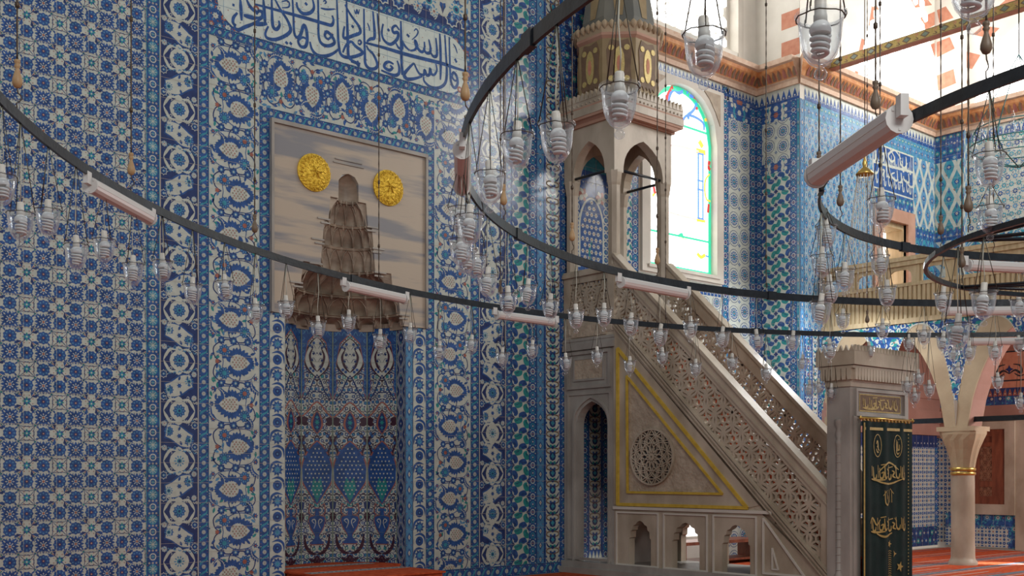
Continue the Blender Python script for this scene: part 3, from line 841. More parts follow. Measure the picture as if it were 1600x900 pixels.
panel('tile_border', 15.98, 17.0, 8.35, 8.43, CO, lambda cv: ring_border(cv, per=.2))
panel('tile_border', 13.45, 16.0, 4.72, 4.95, CR, lambda cv: crest(cv, 4.74, .18, .1))
panel('tile_field', 13.45, 15.98, 1.3, 4.72, CR, lambda cv: rosette_pairs(cv, .27), seam=(0, .27), label='cream rosette tiles below the stained glass window')

# stained glass window
win = thing('window_1', None, None); win['kind'] = 'structure'
x0, x1, z0, z1, zs = 13.78, 15.96, 4.97, 8.43, 7.45
def arch_pts(xa, xb, zs, zap, n=12):
    h = (xb-xa)/2; mx = (xa+xb)/2; R = []
    for k in range(n+1):
        t = k/n; x = xb-h*(t**1.0); c = (xb-x)/h; z = zs+(zap-zs)*sqrt(max(0, 1-max(0, 1-c)**2.1)); R.append((x, z))
    L = [(2*mx-x, z) for x, z in reversed(R[:-1])]
    return R+L
ax0, ax1 = 13.99, 15.77
outer = [(x0, z0), (x1, z0), (x1, z1), (x0, z1)]
f = MB()
ap = arch_pts(ax0, ax1, zs, 8.33)
half = len(ap)//2
f.prism([(x1, z0), (x1, z1), ((ax0+ax1)/2, z1)]+list(reversed(ap[:half+1]))+[(ax1, z0+.14), ((ax0+ax1)/2, z0+.14), ((ax0+ax1)/2, z0)], frY(YQ-.03), -.2, .03)
f.prism([((ax0+ax1)/2, z0), ((ax0+ax1)/2, z0+.14), (ax0, z0+.14)]+list(reversed(ap[half:]))+[((ax0+ax1)/2, z1), (x0, z1), (x0, z0)], frY(YQ-.03), -.2, .03)
# inner moulding
f.ribbon([(ax0-.06, z0+.1), (ax1+.06, z0+.1)], .05, frY(YQ-.06), 0, .03)
f.build('window_frame', 'marble_light', win)
sp = MB()
for s in (-1, 1):
    mx = (ax0+ax1)/2
    tri = [(mx+s*.50, 8.36), (mx+s*.97, 8.36), (mx+s*.97, 7.80), (mx+s*.84, 8.02), (mx+s*.68, 8.22)]
    sp.prism(tri if s > 0 else list(reversed(tri)), frY(YQ-.06), 0, .012)
sp.build('spandrel_panel', 'relief_stone', win)['label'] = 'brown carved corner panels'
g = MB(); g.prism([(ax0, z0+.12), (ax1, z0+.12), (ax1, zs)]+ap[1:-1]+[(ax0, zs)], frY(YQ+.10), 0, .01)
g.build('pane', 'daylight', win)
cs = {'pane_green': MB(), 'pane_blue': MB(), 'pane_red': MB(), 'pane_yellow': MB(), 'pane_rose': MB()}
FG = frY(YQ+.10)
def wpx(x, y): p = onY(x, y, YQ+.1); return p[0], p[2]
def wl(col, P, w=.05, raw=False):
    Q = cat_rom([wpx(*p) if not raw else p for p in P], 4); cs[col].ribbon(Q, w, FG, .012, .022)
wl('pane_green', [(ax1-.04, z0+.16), (ax1-.04, zs)], .07, True); wl('pane_green', [(ax0+.04, z0+.16), (ax0+.04, zs)], .07, True)
wl('pane_green', [(ax0, z0+.17), (ax1, z0+.17)], .07, True)
cs['pane_green'].ribbon([(x-(.03 if x > 14.9 else -.03), z-.04) for x, z in ap], .08, FG, .012, .022)
wl('pane_green', [(1040, 188), (1117, 214)], .04); wl('pane_green', [(1008, 358), (1117, 381)], .035)
for yy in (230, 265, 300, 340): wl('pane_rose', [(1117, yy), (1112, yy)], .07)
wl('pane_blue', [(1047, 176), (1043, 163), (1046, 148), (1052, 141), (1060, 146), (1069, 142), (1076, 150), (1084, 153), (1086, 165), (1081, 174), (1074, 180), (1075, 186)], .055)
wl('pane_red', [(1041, 167), (1041, 152), (1048, 138), (1052, 137)], .055); wl('pane_red', [(1087, 171), (1087, 158), (1079, 148)], .055)
wl('pane_blue', [(1028, 168), (1040, 166), (1048, 172), (1052, 176)], .04); wl('pane_blue', [(1066, 188), (1072, 181), (1084, 183), (1097, 192), (1099, 203)], .045)
wl('pane_yellow', [(1064, 126), (1068, 134), (1070, 140)], .07); wl('pane_yellow', [(1100, 188), (1108, 187)], .05)
for xx in (1090, 1097): wl('pane_blue', [(xx, 240), (xx, 341)], .03)
for yy in (240, 282, 296, 341): wl('pane_blue', [(1089, yy), (1098, yy+2)], .03)
wl('pane_yellow', [(1088, 236), (1100, 239)], .09); wl('pane_yellow', [(1092, 222), (1096, 229)], .09); wl('pane_yellow', [(1088, 344), (1100, 346)], .05)
wl('pane_rose', [(1045, 227), (1065, 230), (1090, 237)], .03); wl('pane_rose', [(1045, 332), (1065, 338), (1090, 344)], .03)
for xx in (1090, 1096): wl('pane_rose', [(xx, 348), (xx, 372)], .02)
wl('pane_yellow', [(1107, 273), (1101, 282), (1100, 298), (1103, 312), (1109, 315)], .03)
wl('pane_red', [(1107, 253), (1106, 262), (1108, 266)], .06); wl('pane_red', [(1106, 320), (1105, 332)], .05)
wl('pane_green', [(1108, 268), (1108, 272)], .04)
wl('pane_yellow', [(1089, 397), (1094, 402), (1100, 399)], .06); wl('pane_blue', [(1101, 400), (1112, 403)], .03); wl('pane_blue', [(1091, 402), (1093, 399)], .03)
wl('pane_green', [(1060, 368), (1064, 366), (1066, 372)], .04); wl('pane_rose', [(1060, 371), (1072, 375)], .04)
wl('pane_red', [(1020, 290), (1022, 302)], .05); wl('pane_yellow', [(1019, 306), (1023, 300)], .04)
for k in cs:
    if cs[k].v: cs[k].build('stained_glass', k, win)
# low window behind the pulpit
w2 = thing('window_2', None, None); w2['kind'] = 'structure'
g = MB(); g.box((13.97, YQ+.12, .44), (15.78, YQ+.14, 1.23)); g.build('pane', 'daylight_soft', w2)
f = MB()
for b in (((13.9, YQ-.03, .36), (15.86, YQ+.1, .44)), ((13.9, YQ-.03, 1.23), (15.86, YQ+.1, 1.31)), ((13.9, YQ-.03, .36), (13.97, YQ+.1, 1.31)), ((15.79, YQ-.03, .36), (15.86, YQ+.1, 1.31)), ((14.85, YQ+.08, .44), (14.89, YQ+.12, 1.23))): f.box(*b)
f.build('window_frame', 'marble_light', w2)

# upper lattice window
w3 = thing('window_3', None, None); w3['kind'] = 'structure'
f = MB(); f.box((13.2, YQ+.20, 9.15), (16.55, YQ+.26, 12.4)); f.build('plaster_grille', 'plaster', w3)
g = MB()
rr = .115
for j in range(17):
    for i in range(18):
        x = 13.3+i*.205+(j % 2)*.10; z = 9.32+j*.185
        if x < 16.35: g.prism(circ(rr*.88, 6, x, z, .5), frY(YQ+.20), 0, .012)
g.build('pane', 'daylight', w3)
f = MB(); f.box((13.1, YQ-.02, 9.06), (16.6, YQ+.26, 9.15)); f.box((16.45, YQ-.01, 9.15), (16.6, YQ+.24, 12.5)); f.build('window_frame', 'marble_light', w3)

# ------------------------------------------------------------------ pier between pulpit wall and gallery
wp = MB(); wp.box((XP, YP, 0), (XP+.7, YQ+.9, WT)); wall_pier = tag(wp.build('wall_pier', 'plaster'), kind='structure')
FP = frX(XP)
def panelX(name, y0, y1, z0, z1, ground, fn, X=XP, parent=wall_pier, seam=(0, .24), label=None):
    cv = Canvas((y0, z0, y1, z1), ground); fn(cv)
    if seam[0] or seam[1]: cv.seams(*seam, w=.0035)
    o = cv.build(name, frX(X), parent)
    if label: o['label'] = label
    return o
panelX('tile_border', 12.36, 12.5, 0, 8.35, CO, ring_border)
panelX('tile_field', 11.74, 12.36, 7.3, 8.05, CR, lambda cv: rosette_pairs(cv, .27), label='short cream rosette panel on the pier')
panelX('tile_border', 11.74, 12.36, 8.05, 8.35, CO, ring_border)
panelX('tile_border', 11.74, 12.36, 7.1, 7.3, CO, ring_border)
panelX('tile_field', 11.74, 12.36, 0.1, 7.1, CR, lambda cv: swirl_border(cv, .25), label='tall panel of swirling green leaves on the pier')
panelX('tile_border', 11.60, 11.74, 0, 8.35, CO, ring_border)
panelX('tile_border', 11.54, 11.60, 0, 8.35, TU, lozenge_border)
panelX('tile_border', 11.54, 12.5, 8.35, 8.62, CR, lambda cv: (crest(cv, 8.37, .2, .12), cv.rect(11, 8.35, 13, 8.40, CO, 4)))
# red painted voussoirs above the cornice
cv = Canvas((11.54, 9.08, 12.0, WT), PL)
for z in (9.15, 9.68, 10.25, 10.8): cv.rect(11.54, z, 11.93, z+.30, RP, 2)
cv.build('painted_stripes', FP, wall_pier)

# ------------------------------------------------------------------ wall behind the side gallery (plane Y = YP)
wg = MB()
wg.box((XP+.7, YP, 0), (19.75, YP+.5, WT)); wg.box((20.72, YP, 0), (XR+.4, YP+.5, WT))
wg.box((19.75, YP, 0), (20.72, YP+.5, 4.6)); wg.box((19.75, YP, 6.85), (20.72, YP+.5, WT))
wall_gallery = tag(wg.build('wall_gallery', 'plaster'), kind='structure')
def gp(px): return onY(px, 0, YP)[0]
def panelG(name, xa, xb, z0, z1, ground, fn, seam=(.24, .24), label=None, d=0):
    cv = Canvas((xa, z0, xb, z1), ground); fn(cv)
    if seam[0] or seam[1]: cv.seams(*seam, w=.004)
    o = cv.build(name, frY(YP-d), wall_gallery)
    if label: o['label'] = label
    return o
# lower strips of the pier front
panelG('tile_border', 17.0, 17.14, 0, 8.35, LB, lozenge_border, (0, .24))
panelG('tile_border', 17.14, 17.38, 0, 4.2, CO, ring_border, (0, .24))
panelG('tile_border', 17.38, 17.58, 0, 4.2, CR, lambda cv: arabesque_strip(cv), (0, .24))
panelG('tile_border', 17.58, 17.72, 0, 4.2, CO, ring_border, (0, .24))
panelG('tile_field', 17.14, 19.45, 4.2, 8.05, LB, lambda cv: damask(cv, .20, .34, CO, LB, CL), label='pale wall tiles with blue almond cartouches')
panelG('tile_border', 17.14, XR, 8.05, 8.35, LB, lambda cv: florets(cv, .12, 3), (.24, 0))
panelG('tile_border', 17.14, XR, 8.35, 8.62, CR, lambda cv: (crest(cv, 8.37, .2, .12), cv.rect(17, 8.35, 22, 8.40, CO, 4)), (.24, 0))
panelG('tile_border', 19.45, 21.0, 6.85, 7.15, CO, lambda cv: florets(cv, .15, 8), (.24, 0))
panelG('tile_field', 21.0, XR, 6.65, 8.05, CR, lambda cv: damask(cv, .34, .66, CO, LB, CL), label='white lattice tiles with orange tipped cartouches')
panelG('tile_border', 21.0, XR, 6.4, 6.65, CO, lambda cv: florets(cv, .13, 6), (.24, 0))
panelG('tile_field', 21.0, XR, 4.2, 6.4, CO, lambda cv: damask(cv, .30, .50, CO, TU, CR, LB), label='denser blue cartouche tiles in the gallery corner')
# blue inscription panel over the gallery window
cv = Canvas((19.45, 7.15, 21.0, 8.05), CO)
def bp(px, py):
    p = onY(1200+px/4, 225+py/4, YP); return p[0], p[2]
BI = [[(733, 8), (738, 120), (740, 210)], [(905, 80), (908, 170), (905, 262), (880, 262), (868, 235)], [(890, 75), (892, 150)], [(918, 85), (918, 160)],
      [1.2, (640, 108), (760, 140), (860, 165), (920, 185)], [(760, 30), (790, 90), (770, 110), (750, 70), (790, 40), (830, 95)], [(820, 50), (826, 120), (850, 150), (870, 120)],
      [(860, 80), (862, 150), (840, 160)], [(876, 185), (878, 240), (850, 225), (845, 200)], [(830, 180), (832, 235), (815, 240)], [(805, 165), (806, 228), (780, 215), (770, 190), (790, 180)],
      [(755, 150), (760, 205), (740, 200)], [(665, 20), (668, 100), (650, 95)], [(690, 30), (700, 70), (720, 60), (715, 110), (690, 100)], [(650, 130), (655, 175), (680, 180), (690, 150)], [(705, 140), (712, 195), (725, 165), (700, 160)],
      [.7, (780, 20), (800, 30)], [.7, (870, 60), (880, 66)], [.7, (700, 15), (716, 22)], [(648, 20), (650, 60), (640, 80)]]
lettering(cv, BI, bp, .045, CR, 3)
for (za_, zb2_) in ((7.22, 7.56), (7.62, 7.98)):
    for (xa_, xb_) in ((19.5, 20.25), (20.2, 20.95)):
        lettering(cv, [[(.06, .85), (.07, .3)], [(.10, .8), (.12, .2), (.17, .2), (.18, .4)], [(.27, .75), (.28, .25), (.34, .2), (.36, .5)], [(.44, .7), (.50, .55), (.46, .4)], [(.50, .9), (.51, .2), (.57, .15), (.58, .4)], [(.66, .85), (.72, .65)], [(.70, .9), (.72, .3), (.78, .2), (.80, .45)], [(.86, .8), (.87, .2), (.93, .15), (.94, .5)]], lambda a, b, xa_=xa_, xb_=xb_, za_=za_, zb2_=zb2_: (xa_+(xb_-xa_)*a, za_+(zb2_-za_)*b), .030, CR, 3)
cv.edge(.03, CR, 4); cv.rect(19.45, 7.15, 21, 7.18, CR, 4); cv.rect(19.45, 8.02, 21, 8.05, CR, 4)
cv.build('inscription_panel', frY(YP), wall_gallery)['label'] = 'small cobalt panel with white script over the gallery window'
w4 = thing('window_4', None, None); w4['kind'] = 'structure'
f = MB()
f.box((19.45, YP-.05, 4.3), (19.75, YP+.05, 6.85)); f.box((20.72, YP-.05, 4.3), (21.0, YP+.05, 6.85)); f.box((19.45, YP-.05, 6.6), (21.0, YP+.05, 6.85))
f.build('window_frame', 'terracotta', w4)
f = MB()
f.box((19.72, YP+.05, 4.3), (19.78, YP+.45, 6.6)); f.box((20.68, YP+.05, 4.3), (20.72, YP+.45, 6.6)); f.box((19.75, YP+.05, 6.5), (20.7, YP+.45, 6.6)); f.box((20.18, YP+.30, 4.3), (20.24, YP+.36, 6.55)); f.box((19.78, YP+.30, 5.9), (20.7, YP+.35, 5.96))
f.build('casement', 'wood_panel', w4)
g = MB(); g.box((19.7, YP+.42, 4.3), (20.75, YP+.44, 6.6)); g.build('pane', 'daylight_soft', w4)
g = MB(); g.box((19.8, YP+.36, 4.4), (20.16, YP+.38, 6.5)); g.build('shutter', 'pane_amber', w4)  # leaf glows by itself; window light put into its amber colour
# tiles under the gallery
panelG('tile_field', 18.15, XR-.12, .45, 2.1, CR, lambda cv: field_cells(cv, .085, 19.0, .9, True), (.17, .17), label='small blue floral tiles under the gallery')
panelG('tile_border', 18.15, XR, 0.05, .45, NA, lambda cv: (florets(cv, .16, 7, (NA, TE, CO))), (.24, 0))
panelG('tile_border', XR-.12, XR, .45, 2.1, CO, ring_border, (0, .24))
panelG('tile_border', 18.15, XR, 2.1, 2.35, NA, lambda cv: (crest(cv, 2.12, .2, .13, NA, NA)), (.24, 0))
f = MB()
for z0_, z1_, d in ((2.35, 2.6, .06), (2.6, 2.85, .10), (2.85, 3.1, .07), (3.1, 3.25, .12), (3.25, 4.2, .03)):
    f.box((XG, YP-d, z0_), (XR, YP, z1_))
f.build('stone_moulding', 'stone_pink_bounce', wall_gallery)
# striped painted arch and bright upper window of the gallery wall
w5 = thing('window_5', None, None); w5['kind'] = 'structure'
def g2(x, y): p = onY(x, y, YP); return p[0], p[2]
opening = [g2(*p) for p in ((1340, 150), (1342, 100), (1352, 62), (1368, 25), (1382, -5), (1396, -22), (1418, -8), (1434, 22), (1448, 55), (1460, 92), (1466, 130), (1468, 178))]
opening[0] = (opening[0][0], 9.15); opening[-1] = (opening[-1][0], 9.15)
g = MB(); g.prism(opening, frY(YP), .004, .012); g.build('pane', 'daylight', w5)
lat = MB()
for j in range(14):
    for i in range(10):
        x = 18.9+i*.27+(j % 2)*.13; z = 9.35+j*.24
        if opening[0][0]+.12+(z-9)*.17 < x < opening[-1][0]-.15-(z-9)*.10: lat.prism(circ(.115, 6, x, z, .5), frY(YP), .012, .02)
lat.build('lattice_pane', 'daylight_soft', w5)
cv = Canvas((XP, 9.08, XR, WT), PL)
def quad(pts, c=RP): cv.poly([g2(*p) for p in pts], c, 1)
quad([(1357, 40), (1362, 9), (1381, 12), (1372, 39)]); quad([(1341, 83), (1346, 60), (1362, 68), (1356, 90)]); quad([(1334, 131), (1336, 111), (1351, 116), (1350, 135)])
quad([(1421, 0), (1445, -6), (1456, 8), (1430, 12)]); quad([(1438, 28), (1463, 17), (1473, 32), (1446, 47)])
quad([(1453, 70), (1482, 58), (1489, 76), (1460, 91)]); quad([(1463, 118), (1487, 108), (1492, 130), (1466, 142)]); quad([(1470, 178), (1489, 166), (1490, 186), (1472, 192)])
cv2 = Canvas((10.9, 9.08, YP-.002, WT), PL)
def j2(x, y): p = onX(x, y, XR-.12); return p[1], p[2]
for P in (((1464, 16), (1478, 10), (1490, 28), (1468, 36)), ((1464, 66), (1484, 58), (1492, 76), (1464, 90)), ((1464, 118), (1490, 108), (1494, 130), (1466, 142)), ((1464, 168), (1492, 160), (1494, 182), (1466, 194)), ((1464, 218), (1492, 210), (1494, 232), (1466, 244))):
    cv2.poly([j2(*p) for p in P], RP, 1)
cv2.build('painted_stripes', frX(XR-.12), wall_gallery)
cv.build('painted_stripes', frY(YP-.0), wall_gallery)['label'] = 'brick red and white painted voussoirs'

# ------------------------------------------------------------------ right wall (plane X = XR)
wr = MB(); wr.box((XR, 0, 0), (XR+.4, YP+.5, WT)); wr.box((XR-.12, 10.9, 4.16), (XR, YP, WT)); wall_right = tag(wr.build('wall_right', 'plaster'), kind='structure')
def panelR(name, y0, y1, z0, z1, ground, fn, seam=(.24, .24), label=None, X=XR):
    cv = Canvas((y0, z0, y1, z1), ground); fn(cv)
    if seam[0] or seam[1]: cv.seams(*seam, w=.004)
    o = cv.build(name, frX(X), wall_right)
    if label: o['label'] = label
    return o
panelR('tile_field', 10.9, YP, 6.65, 8.05, CR, lambda cv: damask(cv, .34, .66, CO, TU, CL), X=XR-.12, label='white lattice tiles with orange tipped cartouches on the corner pilaster')
panelR('tile_border', 10.9, YP, 6.4, 6.65, CO, lambda cv: florets(cv, .13, 6), X=XR-.12)
panelR('tile_field', 10.9, YP, 4.2, 6.4, CR, lambda cv: damask(cv, .42, .5, CO, LB, CL), X=XR-.12)
panelR('tile_border', 10.9, YP, 8.05, 8.62, CO, lambda cv: (florets(cv, .15, 4), crest(cv, 8.37, .2, .12)), X=XR-.12)
panelR('tile_field', 3, 10.9, 6.4, 8.05, CR, lambda cv: florets(cv, .15, 21, (CO, TU, LB, TU), .25), label='loose floral tiles high on the right wall')
panelR('tile_field', 3, 10.9, 4.2, 6.4, LB, lambda cv: damask(cv, .42, .40, CO, TU, CR), label='rows of blue cartouches on the right wall')
panelR('tile_border', 3, 10.9, 8.05, 8.62, CR, lambda cv: (florets(cv, .17, 14), crest(cv, 8.37, .2, .12)))
cv = Canvas((XR-.12, 4.2, XR, 8.62), CR); damask(cv, .12, .3, CO, LB, CL); cv.build('tile_border', frY(10.9), wall_right)
# under the gallery: painted frieze, tile band, stone
cv = Canvas((3, 2.35, YP, 4.2), RP)
cv.R = (3, 2.35, YP, 4.2)
cv.p[0] = (cv.p[0][0], RP, 0)
for z in (3.98, 3.40): cv.rect(3, z, YP, z+.03, BK, 2)
for k in range(20):
    y = 3.2+k*.62
    for s in (-1, 1):
        cv.stroke([(y, 3.55), (y+s*.12, 3.62), (y+s*.24, 3.55), (y+s*.22, 3.70), (y+s*.08, 3.74)], .045, BK, 2, .3, 4)
        cv.stroke([(y+s*.31, 3.52), (y+s*.2, 3.5), (y+s*.1, 3.56)], .03, BK, 2, .3, 4)
    cv.poly(star(4, .09, .04, y, 3.64), NA, 2)
cv.build('painted_frieze', frX(XR), wall_right)['label'] = 'pink plaster with a black painted arabesque'
panelR('tile_border', 3, YP, 2.93, 3.10, CO, lambda cv: ring_border(cv) if False else florets(cv, .17, 30, (NA, TU, NA)), (.24, 0), X=XR-.01)
panelR('tile_border', 3, YP, 3.10, 3.27, NA, lambda cv: crest(cv, 3.11, .14, .10, NA, CL), (.24, 0), X=XR-.01)
panelR('tile_field', 9.55, YP, .12, 2.35, CR, lambda cv: field_cells(cv, .085, 10, .9, True), (.17, .17))
f = MB(); f.box((XR-.03, 3, 2.3), (XR, YP, 2.93)); f.box((XR-.08, 3, 2.62), (XR, YP, 2.68)); f.build('stone_moulding', 'stone_pink_bounce', wall_right)
# low tile panel beneath the shuttered window
yA, yB = onX(1508, 0, XR)[1], onX(1591, 0, XR)[1]
panelR('tile_border', yB, yA+.4, .05, .72, CO, lambda cv: (florets(cv, .22, 17, (TU, LB, TU)), cv.rect(yB+.18, .05, yA+.4, .46, CR, 4), ), (.24, .24), X=XR-.04, label='bright blue tile panel below the wooden shutter')
cv = Canvas((yB+.18, .07, yA+.4, .46), CR); field_cells(cv, .075, 8, .3, True); cv.build('tile_field', frX(XR-.046), wall_right)

# upper right: painted arch, bright window and V ornament above the cornice
cv = Canvas((3, 9.08, YP, WT), PL)
def r2(x, y): p = onX(x, y, XR); return p[1], p[2]
def quadR(pts, c=RP): cv.poly([r2(*p) for p in pts], c, 1)
quadR([(1494, 160), (1505, 157), (1510, 175), (1506, 200), (1494, 203)]); quadR([(1497, 112), (1506, 112), (1513, 130), (1505, 134), (1496, 140)])
quadR([(1499, 103), (1508, 80), (1532, 86), (1519, 108)]); quadR([(1520, 54), (1536, 40), (1562, 44), (1546, 60)]); quadR([(1560, 10), (1585, -12), (1605, 4), (1578, 16)]); quadR([(1494, 228), (1505, 224), (1505, 250), (1494, 252)])
quadR([(1481, 0), (1492, 0), (1500, 25), (1506, 0), (1516, 0), (1502, 43), (1498, 43)], GI)
cv.build('painted_stripes', frX(XR), wall_right)['label'] = 'red and white voussoirs with a gilt V ornament'
w6 = thing('window_6', None, None); w6['kind'] = 'structure'
op = [r2(*p) for p in ((1522, 170), (1530, 130), (1546, 95), (1566, 60), (1600, 30), (1650, 20))]
g = MB(); g.prism([(op[0][0], 9.12)]+op+[(op[-1][0], 9.12)], frX(XR), .004, .012); g.build('pane', 'daylight', w6)

# cornice running round the upper walls
def cornice(name, P0, P1, out, z, ext0=0, ext1=0):
    """P0->P1 on the wall, out = unit normal into the room"""
    dx, dy = P1[0]-P0[0], P1[1]-P0[1]; L = hypot(dx, dy); ux, uy = dx/L, dy/L
    fr = lambda s, t, d: (P0[0]+ux*s+out[0]*d, P0[1]+uy*s+out[1]*d, t)
    prof = [(0, 0), (.05, 0), (.06, .08), (.10, .11), (.13, .20), (.19, .30), (.20, .36), (.25, .38), (.25, .47), (0, .47)]
    mb = MB(); vs = []
    n = len(prof)
    for s, e in ((-ext0, 0), (L+ext1, 1)):
        for d, h in prof: 
            ss = s+(-d*(1 if ext0 else 0) if e == 0 else d*(1 if ext1 else 0)); vs.append(fr(ss, z+h, d))
    cols = [0, 0, 0, 1, 1, 1, 0, 2, 2, 0]
    for i in range(n-1): mb.add(vs, [], 0) if i == -1 else None
    mb.v = vs
    for i in range(n):
        j = (i+1) % n; mb.f.append([i, j, n+j, n+i]); mb.m.append(cols[i]); mb.smooth.append(False)
    mb.f += [list(range(n)), list(range(2*n-1, n-1, -1))]; mb.m += [0, 0]; mb.smooth += [False, False]
    # painted leaves on the slanting band
    def sl(s, q, e=.004): d = .10+.09*q; h = .11+.19*q; return fr(s, z+h-e*.5, d+e)
    k = 0
    while k*.11 < L-.05:
        s = .03+k*.11
        for a, b, mi, lean in ((0, .055, 3, .03), (.05, .035, 4, -.01)):
            P = [(s+a, .08), (s+a+b, .10), (s+a+b*.7+lean, .75), (s+a+lean, .92), (s+a-.005, .5)]
            o = len(mb.v); mb.v += [sl(x, y) for x, y in P]; mb.f.append(list(range(o, o+5))); mb.m.append(mi if k % 3 else 4); mb.smooth.append(False)
        k += 1
    return mb, ['cornice_pink', 'cornice_orange', 'cornice_pink', 'umber', 'coral']
crn = thing('trim_1', None, None); crn['kind'] = 'structure'
for P0, P1, out, e0, e1 in (((13.0, YQ), (XP, YQ), (0, -1), 0, 0), ((XP, YQ), (XP, YP), (-1, 0), 0, 0), ((XP, YP), (XR-.12, YP), (0, -1), 1, 0), ((XR-.12, YP), (XR-.12, 10.9), (-1, 0), 0, 1), ((XR, 10.9), (XR, 3), (-1, 0), 0, 0)):
    mb, mats = cornice('cornice', P0, P1, out, 8.61, e0*.001, e1*.001)
    mb.build('cornice_moulding', mats, crn)

# ================================================================== THE PRAYER NICHE
mih = thing('prayer_niche', 'tiled prayer niche with grey marble slab, stalactite hood and two gold discs', 'prayer niche', loc=(8.0, YQ, 0))
def mbuild(mb, name, mats, parent=mih, off=(8.0, YQ, 0)):
    mb.v = [(x-off[0], y-off[1], z-off[2]) for x, y, z in mb.v]
    return mb.build(name, mats, parent)
SX0, SX1, SZ0, SZ1, MC, NR = qx(421), qx(665), 3.60, 6.05, 8.0, .945
tiers = [(3.60, 3.76, .90), (3.76, 4.02, .84), (4.02, 4.30, .72), (4.30, 4.62, .43), (4.62, 4.90, .40), (4.90, 5.20, .31)]
# front slab with stepped opening
edge = []
for z0, z1, r in tiers: edge += [(r, z0), (r-.03, z1)]
edge += [(.16, 5.20), (.155, 5.44), (.10, 5.52), (0, 5.55)]
mb = MB()
FS = frY(YQ-.0)
R = [(MC, SZ1), (SX1, SZ1), (SX1, SZ0), (MC+tiers[0][2], SZ0)]+[(MC+x, z) for x, z in edge[1:]]
Lf = [(MC, SZ1), (SX0, SZ1), (SX0, SZ0), (MC-tiers[0][2], SZ0)]+[(MC-x, z) for x, z in edge[1:]]
mb.prism(R, FS, -.05, .03); mb.prism(list(reversed(Lf)), FS, -.05, .03)
mbuild(mb, 'marble_slab', 'marble_slab')
mb = MB()
for (a, b) in (((SX0, SZ1-.05), (SX1, SZ1)), ((SX0, SZ0), (SX0+.035, SZ1)), ((SX1-.035, SZ0), (SX1, SZ1))):
    mb.prism([(a[0], a[1]), (b[0], a[1]), (b[0], b[1]), (a[0], b[1])], FS, .03, .065)
mbuild(mb, 'slab_moulding', 'marble_grey')
# thin carved ledge lines beside each step
for i, (z0, z1, r) in enumerate(tiers[1:], 1):
    for s in (-1, 1):
        for q in (0, 1):
            mb = MB()
            xa, xb = MC+s*(r-.02), MC+s*(r+.17-.05*q)
            mb.prism([(min(xa, xb), z0-.02-.05*q), (max(xa, xb), z0-.02-.05*q), (max(xa, xb), z0-.05*q), (min(xa, xb), z0-.05*q)], FS, .03, .045)
            mbuild(mb, 'carved_ledge', 'marble_grey')
mb = MB()
for q in (0, 1): mb.prism([(MC-.24+.03*q, 5.66+.05*q), (MC+.24-.03*q, 5.66+.05*q), (MC+.24-.03*q, 5.675+.05*q), (MC-.24+.03*q, 5.675+.05*q)], FS, .03, .045)
mbuild(mb, 'carved_ledge', 'marble_grey')
# hood: tiers of little cells receding into the wall
mb = MB()
def arcpt(r, a): return (MC+r*cos(a), YQ+r*sin(a)*1.0)
def hoodpt(r, a): return (MC+r*cos(a), YQ+r*sin(a)*(.60+.36*min(1, r)))
NS = 96
cells = [11, 9, 9, 7, 7, 5]
for ti, (z0, z1, r) in enumerate(tiers):
    nc = cells[ti]; rows = 8
    grid = []
    for j in range(rows+1):
        t = j/rows; row = []
        for k in range(NS+1):
            a = pi*k/NS
            c = abs(sin(nc*a/1.0*.5*2/2*1.0+0)) ; ph = (k/NS*nc) % 1.0; cell = max(0, sin(pi*ph))**.7
            dep = -.015-.15*min(.6, r)*(1-t**1.5)*cell*(1.0 if t < .85 else .4)+(.03+.05*min(1, r))*(t**2)
            rn = tiers[ti+1][2] if ti+1 < len(tiers) else .17
            rr = rn+(r-rn)*(1-t**1.6)+.15*min(1, r+.25)*cell*(1-t**2.5)-.035
            rr = min(rr, r+.13) if 0 < k < NS else r
            x, y = hoodpt(max(.02, rr), a)
            row.append((x, max(YQ-.0, y), z0+(z1-z0)*(1-t) if False else z0+(z1-z0)*t))
        grid.append(row)
    vs = [p for row in grid for p in row]
    fs = [(j*(NS+1)+k, j*(NS+1)+k+1, (j+1)*(NS+1)+k+1, (j+1)*(NS+1)+k) for j in range(rows) for k in range(NS)]
    mb.add(vs, fs, 0, False)
    # raised pointed outline of every cell
    for q in range(nc):
        a0 = pi*q/nc; a1 = pi*(q+1)/nc; am = (a0+a1)/2
        def sp_(a, t, ti=ti, z0=z0, z1=z1, r=r, nc=nc):
            rn = tiers[ti+1][2] if ti+1 < len(tiers) else .17
            cell = max(0, sin(pi*((a/pi*nc) % 1.0)))**.7
            rr = min(rn+(r-rn)*(1-t**1.6)+.15*min(1, r+.25)*cell*(1-t**2.5)-.035, r+.13)-.006
            x, y = hoodpt(max(.02, rr), a); return (x, y, z0+(z1-z0)*t)
        e_ = 1e-3
        mb.tube([sp_(a0+e_, .05), sp_(a0+e_+(am-a0)*.10, .45), sp_(a0+(am-a0)*.45, .72), sp_(am, .93), sp_(a1-(a1-am)*.45, .72), sp_(a1-e_-(a1-am)*.10, .45), sp_(a1-e_, .05)], .008, 4)
    # soffit to the next, narrower tier
    rn = tiers[ti+1][2] if ti+1 < len(tiers) else .16
    zz = z1
    vs = [(*hoodpt(rn+.05, pi*k/NS), zz) for k in range(NS+1)]+[(*hoodpt(rn-.035, pi*k/NS), zz-.03) for k in range(NS+1)]
    mb.add(vs, [(k, k+1, NS+2+k, NS+1+k) for k in range(NS)], 0)
    # pendants under each junction
    for k in range(nc+1):
        a = pi*k/nc
        if k in (0, nc): continue
        x, y = hoodpt(rn-.01, a)
        mb.lathe([(.004, -.05), (.022*min(1, r+.3), -.03), (.026*min(1, r+.3), .0), (.012, .03)], (x, y, z1-.01), 8)
